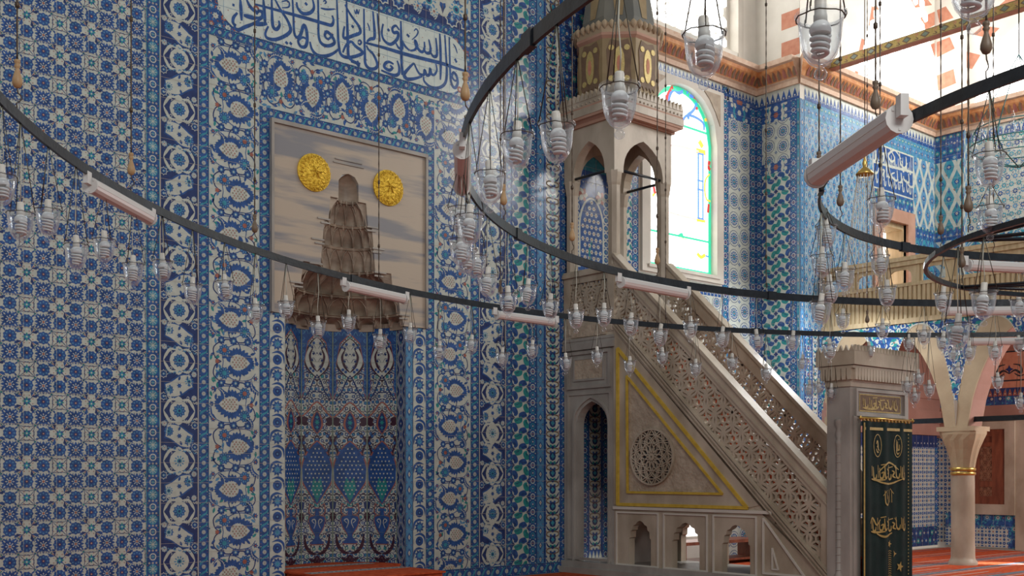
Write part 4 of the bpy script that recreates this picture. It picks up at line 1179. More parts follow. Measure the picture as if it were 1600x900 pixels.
# projecting ledge at the head of every tier
for ti, (z0, z1, r) in enumerate(tiers):
    rn = tiers[ti+1][2] if ti+1 < len(tiers) else .17
    mb.tube([(*hoodpt(rn-.004, pi*k/32), z1-.012) for k in range(33)], .013, 5)
# top little arch niche
vs = []; N = 10
for j in range(6):
    z = [5.20, 5.30, 5.40, 5.46, 5.51, 5.55][j]; r = [.155, .155, .15, .125, .08, .01][j]
    for k in range(N+1): vs.append((*arcpt(r, pi*k/N), z))
mb.add(vs, [(j*(N+1)+k, j*(N+1)+k+1, (j+1)*(N+1)+k+1, (j+1)*(N+1)+k) for j in range(5) for k in range(N)], 0, True)
# rim at the foot of the hood
vs = [(*arcpt(NR+.0, pi*k/24), 3.52) for k in range(25)]+[(*arcpt(NR, pi*k/24), 3.62) for k in range(25)]+[(*arcpt(.80, pi*k/24), 3.62) for k in range(25)]
vs = [(*arcpt(NR+.02, pi*k/24), 3.56) for k in range(25)]+[(*arcpt(NR-.03, pi*k/24), 3.56) for k in range(25)]+[(*arcpt(NR-.03, pi*k/24), 3.66) for k in range(25)]+[(*arcpt(NR+.1, pi*k/24), 3.66) for k in range(25)]
mb.add(vs, [(j*25+k, j*25+k+1, (j+1)*25+k+1, (j+1)*25+k) for j in range(3) for k in range(24)], 0)
mbuild(mb, 'stalactite_hood', 'marble_hood')
# gilded discs
for cx_, cy_ in ((490, 270), (606, 294)):
    p = onY(cx_, cy_, YQ-.03); mb = MB()
    vs = [(p[0]+.245*r*cos(2*pi*k/36), p[1]-.02-.05*(1-r*r), p[2]+.245*1.0*r*sin(2*pi*k/36)) for r in (1, .8, .55, .3, .01) for k in range(36)]
    mb.add(vs, [(j*36+k, j*36+(k+1) % 36, (j+1)*36+(k+1) % 36, (j+1)*36+k) for j in range(4) for k in range(36)], 0, True)
    vs = [(p[0]+.245*cos(2*pi*k/36), p[1]-q, p[2]+.245*sin(2*pi*k/36)) for q in (0, .02) for k in range(36)]
    mb.add(vs, [(k, (k+1) % 36, 36+(k+1) % 36, 36+k) for k in range(36)], 0, True)
    for ring_r in (.22, .15):                 # raised lettering ring
        for k in range(22 if ring_r > .2 else 14):
            a = 2*pi*k/(22 if ring_r > .2 else 14); q = ring_r-.02
            mb.tube([(p[0]+q*cos(a), p[1]-.055, p[2]+q*sin(a)), (p[0]+(q+.03)*cos(a+.08), p[1]-.05, p[2]+(q+.03)*sin(a+.08)), (p[0]+(q-.02)*cos(a+.2), p[1]-.06, p[2]+(q-.02)*sin(a+.2))], .006, 5)
    for a in (0, 1.05, 2.1): mb.tube([(p[0]-.09*cos(a), p[1]-.075, p[2]-.09*sin(a)), (p[0], p[1]-.078, p[2]+.02), (p[0]+.09*cos(a), p[1]-.075, p[2]+.09*sin(a))], .007, 5)
    mbuild(mb, 'gold_disc', 'gold_disc')
# tiled panels of the niche
def niche_panel(w):
    cv = Canvas((0, 0, w, 3.6), CR); c = w/2
    def sym(fn):
        for s in (-1, 1): fn(s)
    H = 3.6
    # ground scroll work
    rnd = random.Random(2)
    for j in range(40):
        for i in range(4):
            x = (i+.2+.5*(j % 2))*c/3.6; z = .04+j*.09+rnd.uniform(-.01, .01); r = rnd.uniform(.026, .036); cc = rnd.choice((CO, CO, NA, CO, TE))
            v = rnd.uniform(0, 6.28); g = rnd.choice((-1, 1)); lc = rnd.choice((NA, NA, PM))
            for s in (-1, 1):
                cv.poly(star(7, r*.86, r*.64, c+s*x, z), cc, 1); cv.poly(circ(r*.38, 5, c+s*x, z), rnd.choice((LB, TU, CR)), 2)
                cv.stroke([(c+s*(x+1.6*r*cos(v+g*q)), z+1.6*r*sin(v+g*q)) for q in (0, .9, 1.8, 2.7, 3.5)], .011, lc, 1, .4, 3)
                cv.poly(petal(c+s*(x+1.6*r*cos(v)), z+1.6*r*sin(v), pi/2-s*(pi/2-v-1.2), .035, .018), lc, 1)
    def ogee(z0, z1, hw, col, l, rim=CL, fill=None, nb=2.0):
        n = 16; pts = []
        for k in range(n+1):
            t = k/n; pts.append((hw*max(0, sin(pi*t))**.8*(1+.10*sin(2*pi*t)), z0+(z1-z0)*t))
        P = [(c+a, z) for a, z in pts]+[(c-a, z) for a, z in reversed(pts[1:-1])]
        Pb = [(c+(x-c)*(1+.03/hw), zz+(.012 if zz > (z0+z1)/2 else -.012)) for x, zz in P]
        cv.poly(Pb, rim, l); cv.poly(P, col, l+1)
    # top spandrels: cobalt with pale scroll
    sp = [(0, 3.6), (w, 3.6), (w, 2.55), (w*.86, 2.75), (w*.90, 3.05), (w*.78, 3.38), (c, 3.52), (w*.22, 3.38), (w*.10, 3.05), (w*.14, 2.75), (0, 2.55)]
    cv.poly(sp, CL, 3); 
    cv.poly([(0, 3.6), (w, 3.6), (w, 2.58), (w*.875, 2.77), (w*.915, 3.06), (w*.79, 3.40), (c, 3.54), (w*.21, 3.40), (w*.085, 3.06), (w*.125, 2.77), (0, 2.58)], CO, 4)
    for j in range(10):
        z = 2.68+j*.09
        for s in (-1, 1):
            x = c+s*w*.455; cv.stroke([(x, z), (x-s*.03, z+.03), (x-s*.01, z+.06)], .010, LB, 5, .5, 2)
    for i in range(6):
        x = .05+i*w/6; cv.stroke([(x, 3.50), (x+.03, 3.56), (x+.06, 3.50)], .012, LB, 5, .5, 2)
    # cream ogee medallion with a flower and dark split leaves
    ogee(2.90, 3.46, .175, CR, 3, PM)
    cv.stamp(FB, c, 3.24, .055, 0); cv.stamp(FB2, c, 3.09, .035); cv.stamp(FB2, c, 3.36, .03)
    for k in range(4):
        for s in (-1, 1):
            cv.poly(star(6, .022, .015, c+s*(.055+.02*(k % 2)), 3.05+k*.09), NA, 5); cv.stroke([(c+s*.02, 3.03+k*.09), (c+s*.05, 3.08+k*.09), (c+s*.10, 3.07+k*.09)], .008, NA, 5, .5, 2)
    for k, (dx, z) in enumerate(((.10, 3.02), (.11, 3.34), (.05, 3.38), (.06, 2.99))):
        for s in (-1, 1): cv.poly(star(6, .026, .018, c+s*dx, z), CO, 5)
    for s in (-1, 1):
        cv.stroke([(c, 2.98), (c+s*.07, 3.06), (c+s*.11, 3.20), (c+s*.06, 3.32)], .035, PM, 5, .2, 4)
        cv.stroke([(c, 2.94), (c+s*.06, 2.84), (c+s*.12, 2.70), (c+s*.20, 2.60)], .020, NA, 4, .7, 4)
        cv.stroke([(c+s*.24, 2.34), (c+s*.14, 2.42), (c+s*.06, 2.52), (c, 2.56)], .022, CL, 4, .7, 4)
        cv.poly(petal(c+s*.245, 2.28, pi/2+s*1.2, .12, .10), PM, 4); cv.poly(petal(c+s*.245, 2.28, -pi/2-s*1.2, .12, .08), PM, 4)
    # turquoise lozenge
    ogee(2.12, 2.42, .062, NA, 4, CL); cv.poly(star(6, .045, .02, c, 2.27), TE, 7); cv.poly(star(4, .03, .015, c, 2.20), TU, 7); cv.poly(star(4, .03, .015, c, 2.34), TU, 7)
    for s in (-1, 1):
        cv.stroke([(c+s*.235, 1.66), (c+s*.17, 1.82), (c+s*.22, 2.02), (c+s*.12, 2.14)], .034, PM, 4, .3, 5)
        for k in range(5): cv.poly(star(7, .030, .021, c+s*(.16-.01*k+.05*(k % 2)), 1.98-.10*k+.1), CO, 5); cv.poly(circ(.010, 5, c+s*(.16-.01*k+.05*(k % 2)), 1.98-.10*k+.1), LB, 6)
    # great blue medallion strewn with white florets
    n = 18; pts = []
    for k in range(n+1):
        t = k/n; pts.append((.232*max(0, sin(pi*min(1, t*1.0)))**.75*(1 if t > .35 else (.55+.45*t/.35)), 1.12+.88*t))
    P = [(c+a, z) for a, z in pts]+[(c-a, z) for a, z in reversed(pts[1:-1])]
    cv.poly([(c+(x-c)*1.08, z+(.02 if z > 1.6 else -.01)) for x, z in P], CL, 4); cv.poly(P, CO, 5)
    cv.poly([(c, 1.14), (c+.09, 1.34), (c+.05, 1.5), (c, 1.42), (c-.05, 1.5), (c-.09, 1.34)], TE, 6)
    for j in range(12):
        for i in range(-3, 4):
            z = 1.26+j*.058; x = i*.058+(j % 2)*.029; lim = .19*sin(pi*(z-1.12)/.88)
            if abs(x) < lim: cv.poly(star(5, .014, .010, c+x, z), CR, 7)
    # vase
    vz = .56
    body = [(.0, 0), (.095, 0), (.085, .035), (.03, .10), (.035, .13), (.10, .24), (.125, .33), (.115, .38), (.035, .40), (.028, .46), (.038, .50), (0, .50)]
    P = [(c+x, vz+z) for x, z in body]+[(c-x, vz+z) for x, z in reversed(body[1:-1])]
    cv.poly([(c+(x-c)*1.09, z+(.012 if z > vz+.3 else -.012)) for x, z in P], CL, 4); cv.poly(P, CO, 5)
    for s in (-1, 1):
        cv.stroke([(c+s*.04, vz+.29), (c+s*.08, vz+.33), (c+s*.04, vz+.35), (c+s*.02, vz+.30), (c+s*.05, vz+.22)], .014, CR, 6, .5, 3)
        cv.stroke([(c+s*.06, vz+.40), (c+s*.12, vz+.44), (c+s*.11, vz+.56), (c+s*.06, vz+.54)], .016, CL, 5, .6, 4)
        cv.stroke([(c, .42), (c+s*.09, .44), (c+s*.17, .54), (c+s*.19, .70)], .050, PM, 4, .15, 5)
        cv.stroke([(c, .40), (c+s*.05, .33), (c+s*.13, .36)], .045, PM, 4, .2, 4)
        cv.stroke([(c+s*.09, .02), (c+s*.07, .12), (c+s*.15, .22), (c+s*.18, .30)], .04, PM, 4, .2, 5)
        for k in range(4): cv.poly(star(7, .030, .021, c+s*(.07+.06*(k % 2)), .10+.065*k), CO, 3)
        cv.poly(petal(c+s*.245, 1.02, pi/2, .16, .10), NA, 4); cv.poly(petal(c+s*.245, 1.02, -pi/2, .16, .10), PM, 4)
        cv.stroke([(c+s*.245, 1.2), (c+s*.235, 1.45), (c+s*.245, 1.7)], .025, CR, 6, .8, 3)
    cv.poly(circ(.055, 10, c, .155), CO, 4); cv.poly(circ(.030, 8, c, .165), TU, 5)
    cv.poly(circ(.045, 10, c, -.02), CO, 4); cv.poly(star(4, .06, .03, c, .30), PM, 5)
    cv.rect(0, 0, .012, H, SG, 8); cv.rect(w-.012, 0, w, H, SG, 8)
    cv.seams(0, .24, .003, 8, SG)
    return cv
angs = [0, 10, 40, 70, 100, 130, 160, 180]
pts = [arcpt(NR, radians(a)) for a in angs]
base_cv = None
for i in range(len(pts)-1):
    (xa, ya), (xb, yb) = pts[i+1], pts[i]          # left to right as seen from the room
    L = hypot(xb-xa, yb-ya); ux, uy = (xb-xa)/L, (yb-ya)/L
    fr = lambda s, t, d, xa=xa, ya=ya, ux=ux, uy=uy: (xa+ux*s+uy*d-8.0, ya+uy*s-ux*d-YQ, t)
    if L > .3:
        if base_cv is None: base_cv = niche_panel(L)
        o = base_cv.build('niche_tile_panel', fr, mih)
    else:
        cv = Canvas((0, 0, L, 3.6), CO); damask(cv, L, .3, CO, NA, UM); o = cv.build('niche_tile_panel', fr, mih)
mb = MB(); vs = [(*arcpt(NR+.02, radians(a)), z) for z in (0, 3.6) for a in angs]
mb.add(vs, [(k, k+1, 9+k, 8+k) for k in range(7)], 0); mbuild(mb, 'niche_backing', 'mortar')

# carpeted platform in front of the niche
dz = .30
dais = thing('niche_platform', 'low platform under red-orange carpet at the foot of the tiled niche', 'platform', loc=(7.8, 12, 0))
mb = MB(); mb.box((7.08-7.8, 11.2-12, .002), (8.6-7.8, 12.49-12, dz-.02)); mb.build('platform_box', 'carpet', dais)
mb = MB(); mb.add([(x-7.8, y-12, z) for z in (.002, dz-.02) for x, y in [(7.12, 12.49)]+[(8+.87*cos(radians(a)), YQ+.87*sin(radians(a))) for a in range(170, 9, -20)]+[(8.85, 12.49)]], [tuple(range(11)), tuple(range(11, 22))]+[(k, (k+1) % 11, 11+(k+1) % 11, 11+k) for k in range(11)]); mb.build('niche_step', 'carpet', dais)
mb = MB(); mb.box((7.05-7.8, 11.17-12, dz-.02), (8.63-7.8, 12.5-12, dz)); 
mb.add([(x-7.8, y-12, z) for z in (dz-.02, dz) for x, y in [(7.10, 12.49)]+[(8+.88*cos(radians(a)), YQ+.88*sin(radians(a))) for a in range(170, 9, -20)]+[(8.87, 12.49)]], [tuple(range(11)), tuple(range(11, 22))]+[(k, (k+1) % 11, 11+(k+1) % 11, 11+k) for k in range(11)])
mb.build('carpet_cover', 'carpet', dais)
cv = Canvas((7.07, 11.2, 8.86, 13.3), CR); cv.p = []
for y in (11.9, 12.72): 
    cv.rect(7.1, y, 8.6, y+.20, MO, 1)
    for k in range(12): cv.poly(star(5, .07, .04, 7.16+k*.125, y+.10), NA, 2); cv.poly(circ(.02, 5, 7.16+k*.125, y+.10), CR, 3)
o = cv.build('carpet_border', lambda s, t, d: (s-7.8, t-12, dz+d), dais, base=.002)

# ================================================================== floor carpet
carp = MB(); carp.box((-6, -4, 0), (XP-.02, YQ-.14, .012), 0); carp.box((XP-.02, -4, 0), (XR-.09, YP-.26, .012), 0)
k = 0; y = -3.6
while y < 11.2:
    carp.box((-6, y, .012), (XR-.10, y+.16, .0135), 1); carp.box((-6, y+.24, .012), (XR-.10, y+.28, .0135), 1); carp.box((-6, y-.10, .012), (XR-.10, y-.07, .0135), 2)
    carp.box((-6, y+.45, .012), (XR-.10, y+.48, .0135), 2)
    y += .80
carpet = carp.build('prayer_carpet', ['carpet', 'carpet_blue', 'mortar'])
tag(carpet, 'red-orange prayer carpet with blue-grey bands covering the whole floor', 'carpet')

# ================================================================== PULPIT
X0, X1 = XM, XM+1.30
Y1, Y0 = 11.40, 7.40                              # tower face nearest the stairs, front of the gate
mn = thing('pulpit', 'tall carved marble pulpit with pierced stair balustrades, gate and conical canopy', 'pulpit', loc=(12.65, 10, 0))
def pb(mb, name, mats, label=None, parent=mn):
    mb.v = [(x-12.65, y-10, z) for x, y, z in mb.v]
    o = mb.build(name, mats, parent)
    if label: o['label'] = label
    return o
def pz(x, y): p = onX(x, y, XM); return p[1], p[2]          # (Y, Z) on the side face
FXM = frX(XM)
plinth = MB(); plinth.box((X0-.12, Y0-.1, .012), (X1+.12, 12.49, .10)); plinth.box((X0-.06, Y0-.05, .10), (X1+.06, 12.49, .19))
pb(plinth, 'plinth', 'marble_grey')
TY = [Y1, 12.48]
def pointed(h, zs, zap, c, n=8, four=True):
    """pointed arch curve from right spring to left spring"""
    R = []
    for a_, b_ in ((1, 0), (.99, .18), (.93, .38), (.82, .55), (.66, .70), (.45, .83), (.22, .93), (0, 1)):
        R.append((c+h*a_, zs+(zap-zs)*b_))
    return R+[(2*c-x, z) for x, z in reversed(R[:-1])]
def arch_wall(mb, s0, s1, z0, z1, o0, o1, zs, zap, fr, d0, d1, mi=0, curve=None):
    """wall s0..s1 x z0..z1 with an open bottomed arch o0..o1; split in two halves"""
    c = (o0+o1)/2; cur = curve or pointed((o1-o0)/2, zs, zap, c); h = len(cur)//2
    mb.prism([(s1, z0), (s1, z1), (c, z1)]+list(reversed(cur[:h+1]))+[(o1, z0)], fr, d0, d1, mi)
    mb.prism([(s0, z0), (o0, z0)]+list(reversed(cur[h:]))+[(c, z1), (s0, z1)], fr, d0, d1, mi)
tw = MB()
# left (towards wall) side face with open niche, thickness .16
n0, n1 = pz(949, 700)[0], pz(901, 700)[0]
arch_wall(tw, Y1, 12.48, .19, 2.78, n0, n1, 2.28, 2.66, FXM, -.16, 0)
tw.box((X0, Y1, 2.78), (X1, 12.48, 3.70))
tw.box((X0+.16, Y1, .19), (X1, Y1+.14, 2.78)); arch_wall(tw, Y1, 12.48, .19, 2.78, n0, n1, 2.28, 2.66, frX(X1, 1), -.16, 0); tw.box((X1-.14, Y1, 1.3), (X1-.02, 12.48, 2.78))  # unseen far side: arch opened to let light in, box added against glare
tw.box((X0-.02, Y1-.02, 3.52), (X1+.02, 12.48, 3.60)); 
pb(tw, 'tower', 'marble_grey')
# relief frames on the tower
fm = MB()
def frame(mb, y0, y1, z0, z1, w=.05, d=.03, fr=FXM):
    mb.prism([(y0, z0), (y1, z0), (y1, z0+w), (y0, z0+w)], fr, 0, d); mb.prism([(y0, z1-w), (y1, z1-w), (y1, z1), (y0, z1)], fr, 0, d)
    mb.prism([(y0, z0), (y0+w, z0), (y0+w, z1), (y0, z1)], fr, 0, d); mb.prism([(y1-w, z0), (y1, z0), (y1, z1), (y1-w, z1)], fr, 0, d)
ya, yb_ = Y1+.06, 12.40
frame(fm, ya, yb_, 2.86, 3.44, .05, .03); frame(fm, ya+.14, yb_-.14, 2.98, 3.34, .03, .02)
frame(fm, ya, yb_, .22, 2.80, .035, .02)
fm.ribbon([(y, z) for y, z in pointed((n1-n0)/2+.05, 2.30, 2.73, (n0+n1)/2)]+[], .035, FXM, 0, .03)
fm.ribbon([(n1+.05, .2), (n1+.05, 2.3)], .035, FXM, 0, .03); fm.ribbon([(n0-.05, .2), (n0-.05, 2.3)], .035, FXM, 0, .03)
fm.prism([(Y1-.02, 3.46), (12.48, 3.46), (12.48, 3.55), (Y1-.02, 3.55)], FXM, 0, .05)
fm.prism([(Y1-.02, 3.60), (12.48, 3.60), (12.48, 3.64), (Y1-.02, 3.64)], FXM, 0, .03)
pb(fm, 'tower_moulding', 'marble_grey')
rp = MB(); rp.prism([(ya+.17, 3.01), (yb_-.17, 3.01), (yb_-.17, 3.31), (ya+.17, 3.31)], FXM, 0, .012); rp.prism([(ya+.1, 3.66), (yb_-.1, 3.66), (yb_-.1, 3.83), (ya+.1, 3.83)], FXM, 0, .02)
pb(rp, 'carved_relief', 'relief_stone')

# pierced work generator
def lattice_mb(inside, y0, y1, z0, z1, p=.20, w=.022, th=.06, fr=FXM, d0=-.06):
    mb = MB(); r = p*.60
    for j in range(int((z1-z0)/(p*.866))+3):
        for i in range(int((y1-y0)/p)+3):
            cx_ = y0+i*p+(p/2 if j % 2 else 0)-p; cz_ = z0+j*p*.866-p
            n = 14; P = [(cx_+r*cos(2*pi*k/n), cz_+r*sin(2*pi*k/n)) for k in range(n+1)]
            for a, b in zip(P[:-1], P[1:]):
                mx_, mz_ = (a[0]+b[0])/2, (a[1]+b[1])/2
                if inside(mx_, mz_): mb.ribbon([a, b], w, fr, d0, d0+th)
            for k in range(6):
                a = pi/6+k*pi/3
                A = (cx_+r*.30*cos(a), cz_+r*.30*sin(a)); B = (cx_+r*.98*cos(a), cz_+r*.98*sin(a))
                if inside((A[0]+B[0])/2, (A[1]+B[1])/2): mb.ribbon([A, B], w*.8, fr, d0+.006, d0+th-.006)
            P = [(cx_+r*.32*cos(2*pi*k/6+pi/6), cz_+r*.32*sin(2*pi*k/6+pi/6)) for k in range(7)]
            for a, b in zip(P[:-1], P[1:]):
                if inside((a[0]+b[0])/2, (a[1]+b[1])/2): mb.ribbon([a, b], w*.8, fr, d0+.006, d0+th-.006)
    return mb
# tower balustrade panels (side, and their surrounds)
bz0, bz1 = 3.86, 4.52
for fr, s0, s1, face in ((FXM, Y1+.10, 12.38, 's'), (frX(X1, 1), Y1+.10, 12.38, 'f')):
    lt = lattice_mb(lambda y, z: s0+.03 < y < s1-.03 and bz0+.02 < z < bz1-.02, s0, s1, bz0, bz1, .25, .034, .06, fr)
    pb(lt, 'pierced_panel', 'marble')
    fr_ = MB()
    for a, b in (((s0-.10, 3.70), (s1+.10, 3.88)), ((s0-.10, 4.50), (s1+.10, 4.70)), ((s0-.10, 3.7), (s0+.04, 4.7)), ((s1-.04, 3.7), (s1+.10, 4.7))):
        fr_.prism([(a[0], a[1]), (b[0], a[1]), (b[0], b[1]), (a[0], b[1])], fr, -.10, .01)
    fr_.prism([(s0, 4.60), (s1+.1, 4.60), (s1+.1, 4.66), (s0, 4.66)], fr, 0, .05); fr_.prism([(s0, 4.66), (s1+.1, 4.66), (s1+.1, 4.69), (s0, 4.69)], fr, 0, .03)
    pb(fr_, 'balustrade_frame', 'marble')
pl = MB(); pl.box((X0, Y1, 3.60), (X1, 12.48, 3.72)); pb(pl, 'landing', 'marble')

# stairs with red runner
steps = MB(); run = MB(); NSTEP = 15; ytop = Y1; 
for k in range(NSTEP):
    ys = Y0+.45+(ytop-Y0-.45)*k/NSTEP; zt_ = .19+(3.70-.19)*(k+1)/NSTEP
    zbot = max(.95*(zt_-.6), .98*(zt_)-.5) if True else 0
    steps.box((X0+.05, ys, max(.19, zt_-.45) if ys > 8.7 else .19), (X1-.05, ys+(ytop-Y0-.45)/NSTEP+.01, zt_))
    run.box((X0+.09, ys-.012, zt_-.24), (X1-.09, ys+(ytop-Y0-.45)/NSTEP, zt_+.012))
pb(steps, 'steps', 'marble'); pb(run, 'stair_runner', 'carpet', 'red stair carpet')

# side walls under the stairs, balustrades
A1 = pz(972, 517); A2 = pz(1291, 898)
sl = (A1[1]-A2[1])/(A1[0]-A2[0]); lb = lambda y: A1[1]+sl*(y-A1[0])           # lower edge of pierced band
B1 = pz(1007, 450); B2 = pz(1268, 738)
sb = (B1[1]-B2[1])/(B1[0]-B2[0]); tb = lambda y: B1[1]+sb*(y-B1[0])           # top of rail
YG = 7.72
for X_, out, nm in ((X0, -1, 's'), (X1, 1, 'f')):
    fr = frX(X_, out)
    lt = lattice_mb(lambda y, z: YG+.09 < y < Y1-.02 and lb(y)+.07 < z < tb(y)-.24, YG, Y1, lb(YG), tb(Y1), .30, .034, .07, fr, -.08)
    pb(lt, 'pierced_balustrade', 'marble')
    rl = MB()
    rl.prism([(YG, tb(YG)-.26), (Y1, tb(Y1)-.26), (Y1, tb(Y1)), (YG, tb(YG))], fr, -.11, .01)
    rl.prism([(YG, tb(YG)-.03), (Y1, tb(Y1)-.03), (Y1, tb(Y1)+.03), (YG, tb(YG)+.03)], fr, -.14, .04)
    rl.prism([(YG, tb(YG)-.19), (Y1, tb(Y1)-.19), (Y1, tb(Y1)-.16), (YG, tb(YG)-.16)], fr, .01, .025)
    pb(rl, 'handrail', 'marble')
    st = MB()
    st.prism([(YG, max(.19, lb(YG)-.14)), (Y1, lb(Y1)-.14), (Y1, lb(Y1)+.09), (YG, lb(YG)+.09)], fr, -.11, .012)
    for o_, w_ in ((.05, .022), (-.005, .03), (-.07, .02)):
        st.prism([(YG, lb(YG)+o_), (Y1, lb(Y1)+o_), (Y1, lb(Y1)+o_+w_), (YG, lb(YG)+o_+w_)], fr, .012, .04)
    st.prism([(YG, lb(YG)+.05), (YG+.11, lb(YG+.11)+.05), (YG+.11, tb(YG+.11)-.2), (YG, tb(YG)-.2)], fr, -.10, .011)
    pb(st, 'string_course', 'marble')
# triangular wall
tri = MB()
base_t = pz(967, 801)[1]
Cc = pz(1195, 812)
def zlow(y): return lb(y)-.14
tri.prism([(Y1, 1.02), (Y1, zlow(Y1)), ((1.02+.14-A1[1])/sl+A1[0], 1.02)], FXM, -.10, 0)
pb(tri, 'stair_wall', 'relief_stone')
tf = MB()
ti_ = [pz(982, 765), pz(981, 588), pz(1130, 776)]; to_ = [pz(967, 783), pz(967, 545), pz(1169, 799)]
def poly_frame(mb, P, w, fr, d0, d1): mb.ribbon(P+[P[0]], w, fr, d0, d1)
zi = (ti_[0][1]+ti_[2][1])/2; zo = (to_[0][1]+to_[2][1])/2
Pi = [(ti_[0][0], zi), (ti_[1][0], ti_[1][1]), (ti_[2][0], zi)]; Po = [(to_[0][0], zo-.0), (to_[1][0], to_[1][1]), (to_[2][0], zo)]
# plain band between the two gold lines
for a in range(3):
    b = (a+1) % 3; tf.prism([Pi[a], Pi[b], Po[b], Po[a]], FXM, 0, .012)
tf.prism([(Po[0][0]+.0, zo), (Y1+.0, zo), (Y1, zlow(Y1)), (Po[1][0], Po[1][1])], FXM, 0, .014)
tf.prism([(Po[1][0], Po[1][1]), (Y1, zlow(Y1)), (Po[2][0]-.18, zlow(Po[2][0]-.18)), (Po[2][0]-.0, zo)], FXM, 0, .014)
pb(tf, 'plain_band', 'marble')
gd = MB(); gd.ribbon(Pi+[Pi[0]], .032, FXM, .01, .035); gd.ribbon(Po+[Po[0]], .045, FXM, .01, .04)
pb(gd, 'gilded_moulding', 'gold_paint', 'gold painted triangular mouldings')
# pierced rosette
rc = pz(1020.5, 714); RR = .40
ro = MB()
def ringpts(r, n=40): return [(rc[0]+r*cos(2*pi*k/n), rc[1]+r*sin(2*pi*k/n)) for k in range(n+1)]
ro.prism(ringpts(RR)[:-1], FXM, .002, .006, 1)
for r, w_ in ((RR, .022), (RR*.80, .014), (RR*.50, .014), (.035, .035)): ro.ribbon(ringpts(r), w_, FXM, .006, .045)
for k in range(12):
    a = 2*pi*k/12
    P = lambda r, t: (rc[0]+r*RR*cos(a+t), rc[1]+r*RR*sin(a+t))
    for s in (-1, 1):
        ro.ribbon([P(.16, 0), P(.36, s*.26), P(.55, 0), P(.74, s*.26), P(.98, 0)], .014, FXM, .006, .04)
        ro.ribbon([P(.50, s*.26), P(.66, 0), P(.82, s*.26), P(.98, s*.13)], .012, FXM, .006, .04)
pb(ro, 'pierced_rosette', ['marble', 'black_line'], 'round pierced rosette')
# base arcade: three cusped openings through the body
ar = MB(); ar_far = MB(); ar_near = ar
xs_open = [(pz(983, 880)[0], pz(1017, 880)[0], pz(1000, 817)[1]), (pz(1050, 880)[0], pz(1093, 880)[0], pz(1070, 822)[1]), (pz(1128, 880)[0], pz(1172, 880)[0], pz(1150, 832)[1])]
divs = [Y1, (xs_open[0][1]+xs_open[1][0])/2, (xs_open[1][1]+xs_open[2][0])/2, xs_open[2][1]-.16]
for i, (yo1, yo0, zap) in enumerate(xs_open):
    c = (yo0+yo1)/2; h = (yo1-yo0)/2; zap = 1.02-.17; zs_ = zap-.42
    cusp = [(h, 0), (h, .16), (h*.88, .18), (h*.86, .27), (h*.70, .29), (h*.64, .35), (h*.42, .37), (h*.25, .41), (0, .43)]
    cur = [(c+x, zs_+z) for x, z in cusp]+[(c-x, zs_+z) for x, z in reversed(cusp[:-1])]
    for fr in (FXM, frX(X1, 1)):
        bay = MB(); arch_wall(bay, divs[i+1], divs[i], .19, 1.04, yo0, yo1, 0, 0, fr, -.12, 0, 0, cur); pb(bay, 'arcade_bay', 'marble')
# solid wedge wall in front of the openings to the gate
yE = divs[3]
for fr, ar in ((FXM, ar_near), (frX(X1, 1), ar_far)):
    ar.prism([(YG, .19), (yE, .19), (yE, min(1.04, zlow(yE))), (YG, max(.2, zlow(YG)))], fr, -.10, 0)
    z2 = (1.04+.14-A1[1])/sl+A1[0]
    if z2 < yE: pass
    else: ar.prism([(yE, .9), (z2, 1.04), (yE, 1.04)], fr, -.1, -.001)
pb(ar_near, 'wedge_wall', 'marble'); pb(ar_far, 'wedge_wall', 'marble')
af = MB()
for i, (yo1, yo0, zap) in enumerate(xs_open):
    frame(af, divs[i+1]+.045, divs[i]-.045, .19, .985, .022, .018); 
af.prism([(yE-.2, 1.02), (Y1, 1.02), (Y1, 1.06), (yE-.2, 1.06)], FXM, 0, .03)
tri2 = [(yE-.06, .24), (yE-.06, zlow(yE-.06)-.10), (YG+.35, .24)]
af.ribbon(tri2+[tri2[0]], .025, FXM, 0, .02)
tri3 = [(yE-.2, .3), (yE-.2, zlow(yE-.2)-.35), (YG+.75, .3)]
af.ribbon(tri3+[tri3[0]], .02, FXM, 0, .015)
pb(af, 'base_moulding', 'marble_light')
# ceiling of the passage below the stairs
cl_ = MB(); cl_.box((X0+.1, divs[3], 1.04), (X1-.1, Y1, 1.14)); pb(cl_, 'passage_ceiling', 'marble')

# kiosk columns and arches
ko = MB()
def octcol(mb, x, y, z0, z1, r): mb.lathe([(r*1.25, z0), (r*1.25, z0+.07), (r, z0+.12), (r, z1-.22), (r*1.12, z1-.18), (r*1.35, z1-.03), (r*1.35, z1)], (x, y, 0), 8, 0, False, True, .5)
cr_ = .095
for (x, y) in ((X0+.09, Y1+.09), (X1-.09, Y1+.09), (X0+.09, 12.39), (X1-.09, 12.39)): octcol(ko, x, y, 3.72, 6.12, cr_)
pb(ko, 'column', 'marble')
ka = MB()
for fr, a, b in ((FXM, Y1, 12.48), (frX(X1, 1), Y1, 12.48), (frY(Y1), X0, X1), (frY(12.48, 1), X0, X1)):
    arch_wall(ka, a, b, 6.10, 6.92, a+.20, b-.20, 6.10, 6.66, fr, -.16, 0)
pb(ka, 'arch_head', 'marble')
tr = MB()
for P in (((X0+.05, Y1+.1, 6.15), (X0+.05, 12.4, 6.15)), ((X0+.1, Y1+.06, 6.15), (X1-.1, Y1+.06, 6.15)), ((X1-.06, Y1+.1, 6.15), (X1-.06, 12.4, 6.15))): tr.tube(P, .022, 6)
pb(tr, 'tie_rod', 'iron')
kc = MB()
kc.box((X0-.04, Y1-.04, 6.90), (X1+.04, 12.49, 6.98)); kc.box((X0-.13, Y1-.13, 6.98), (X1+.13, 12.49, 7.16)); 
kc.prism([(X0, 6.92), (X1, 6.92), (X1+.13, 7.0), (X0-.13, 7.0)], frY(Y1), -.9, .12)
pb(kc, 'cornice', 'terracotta')
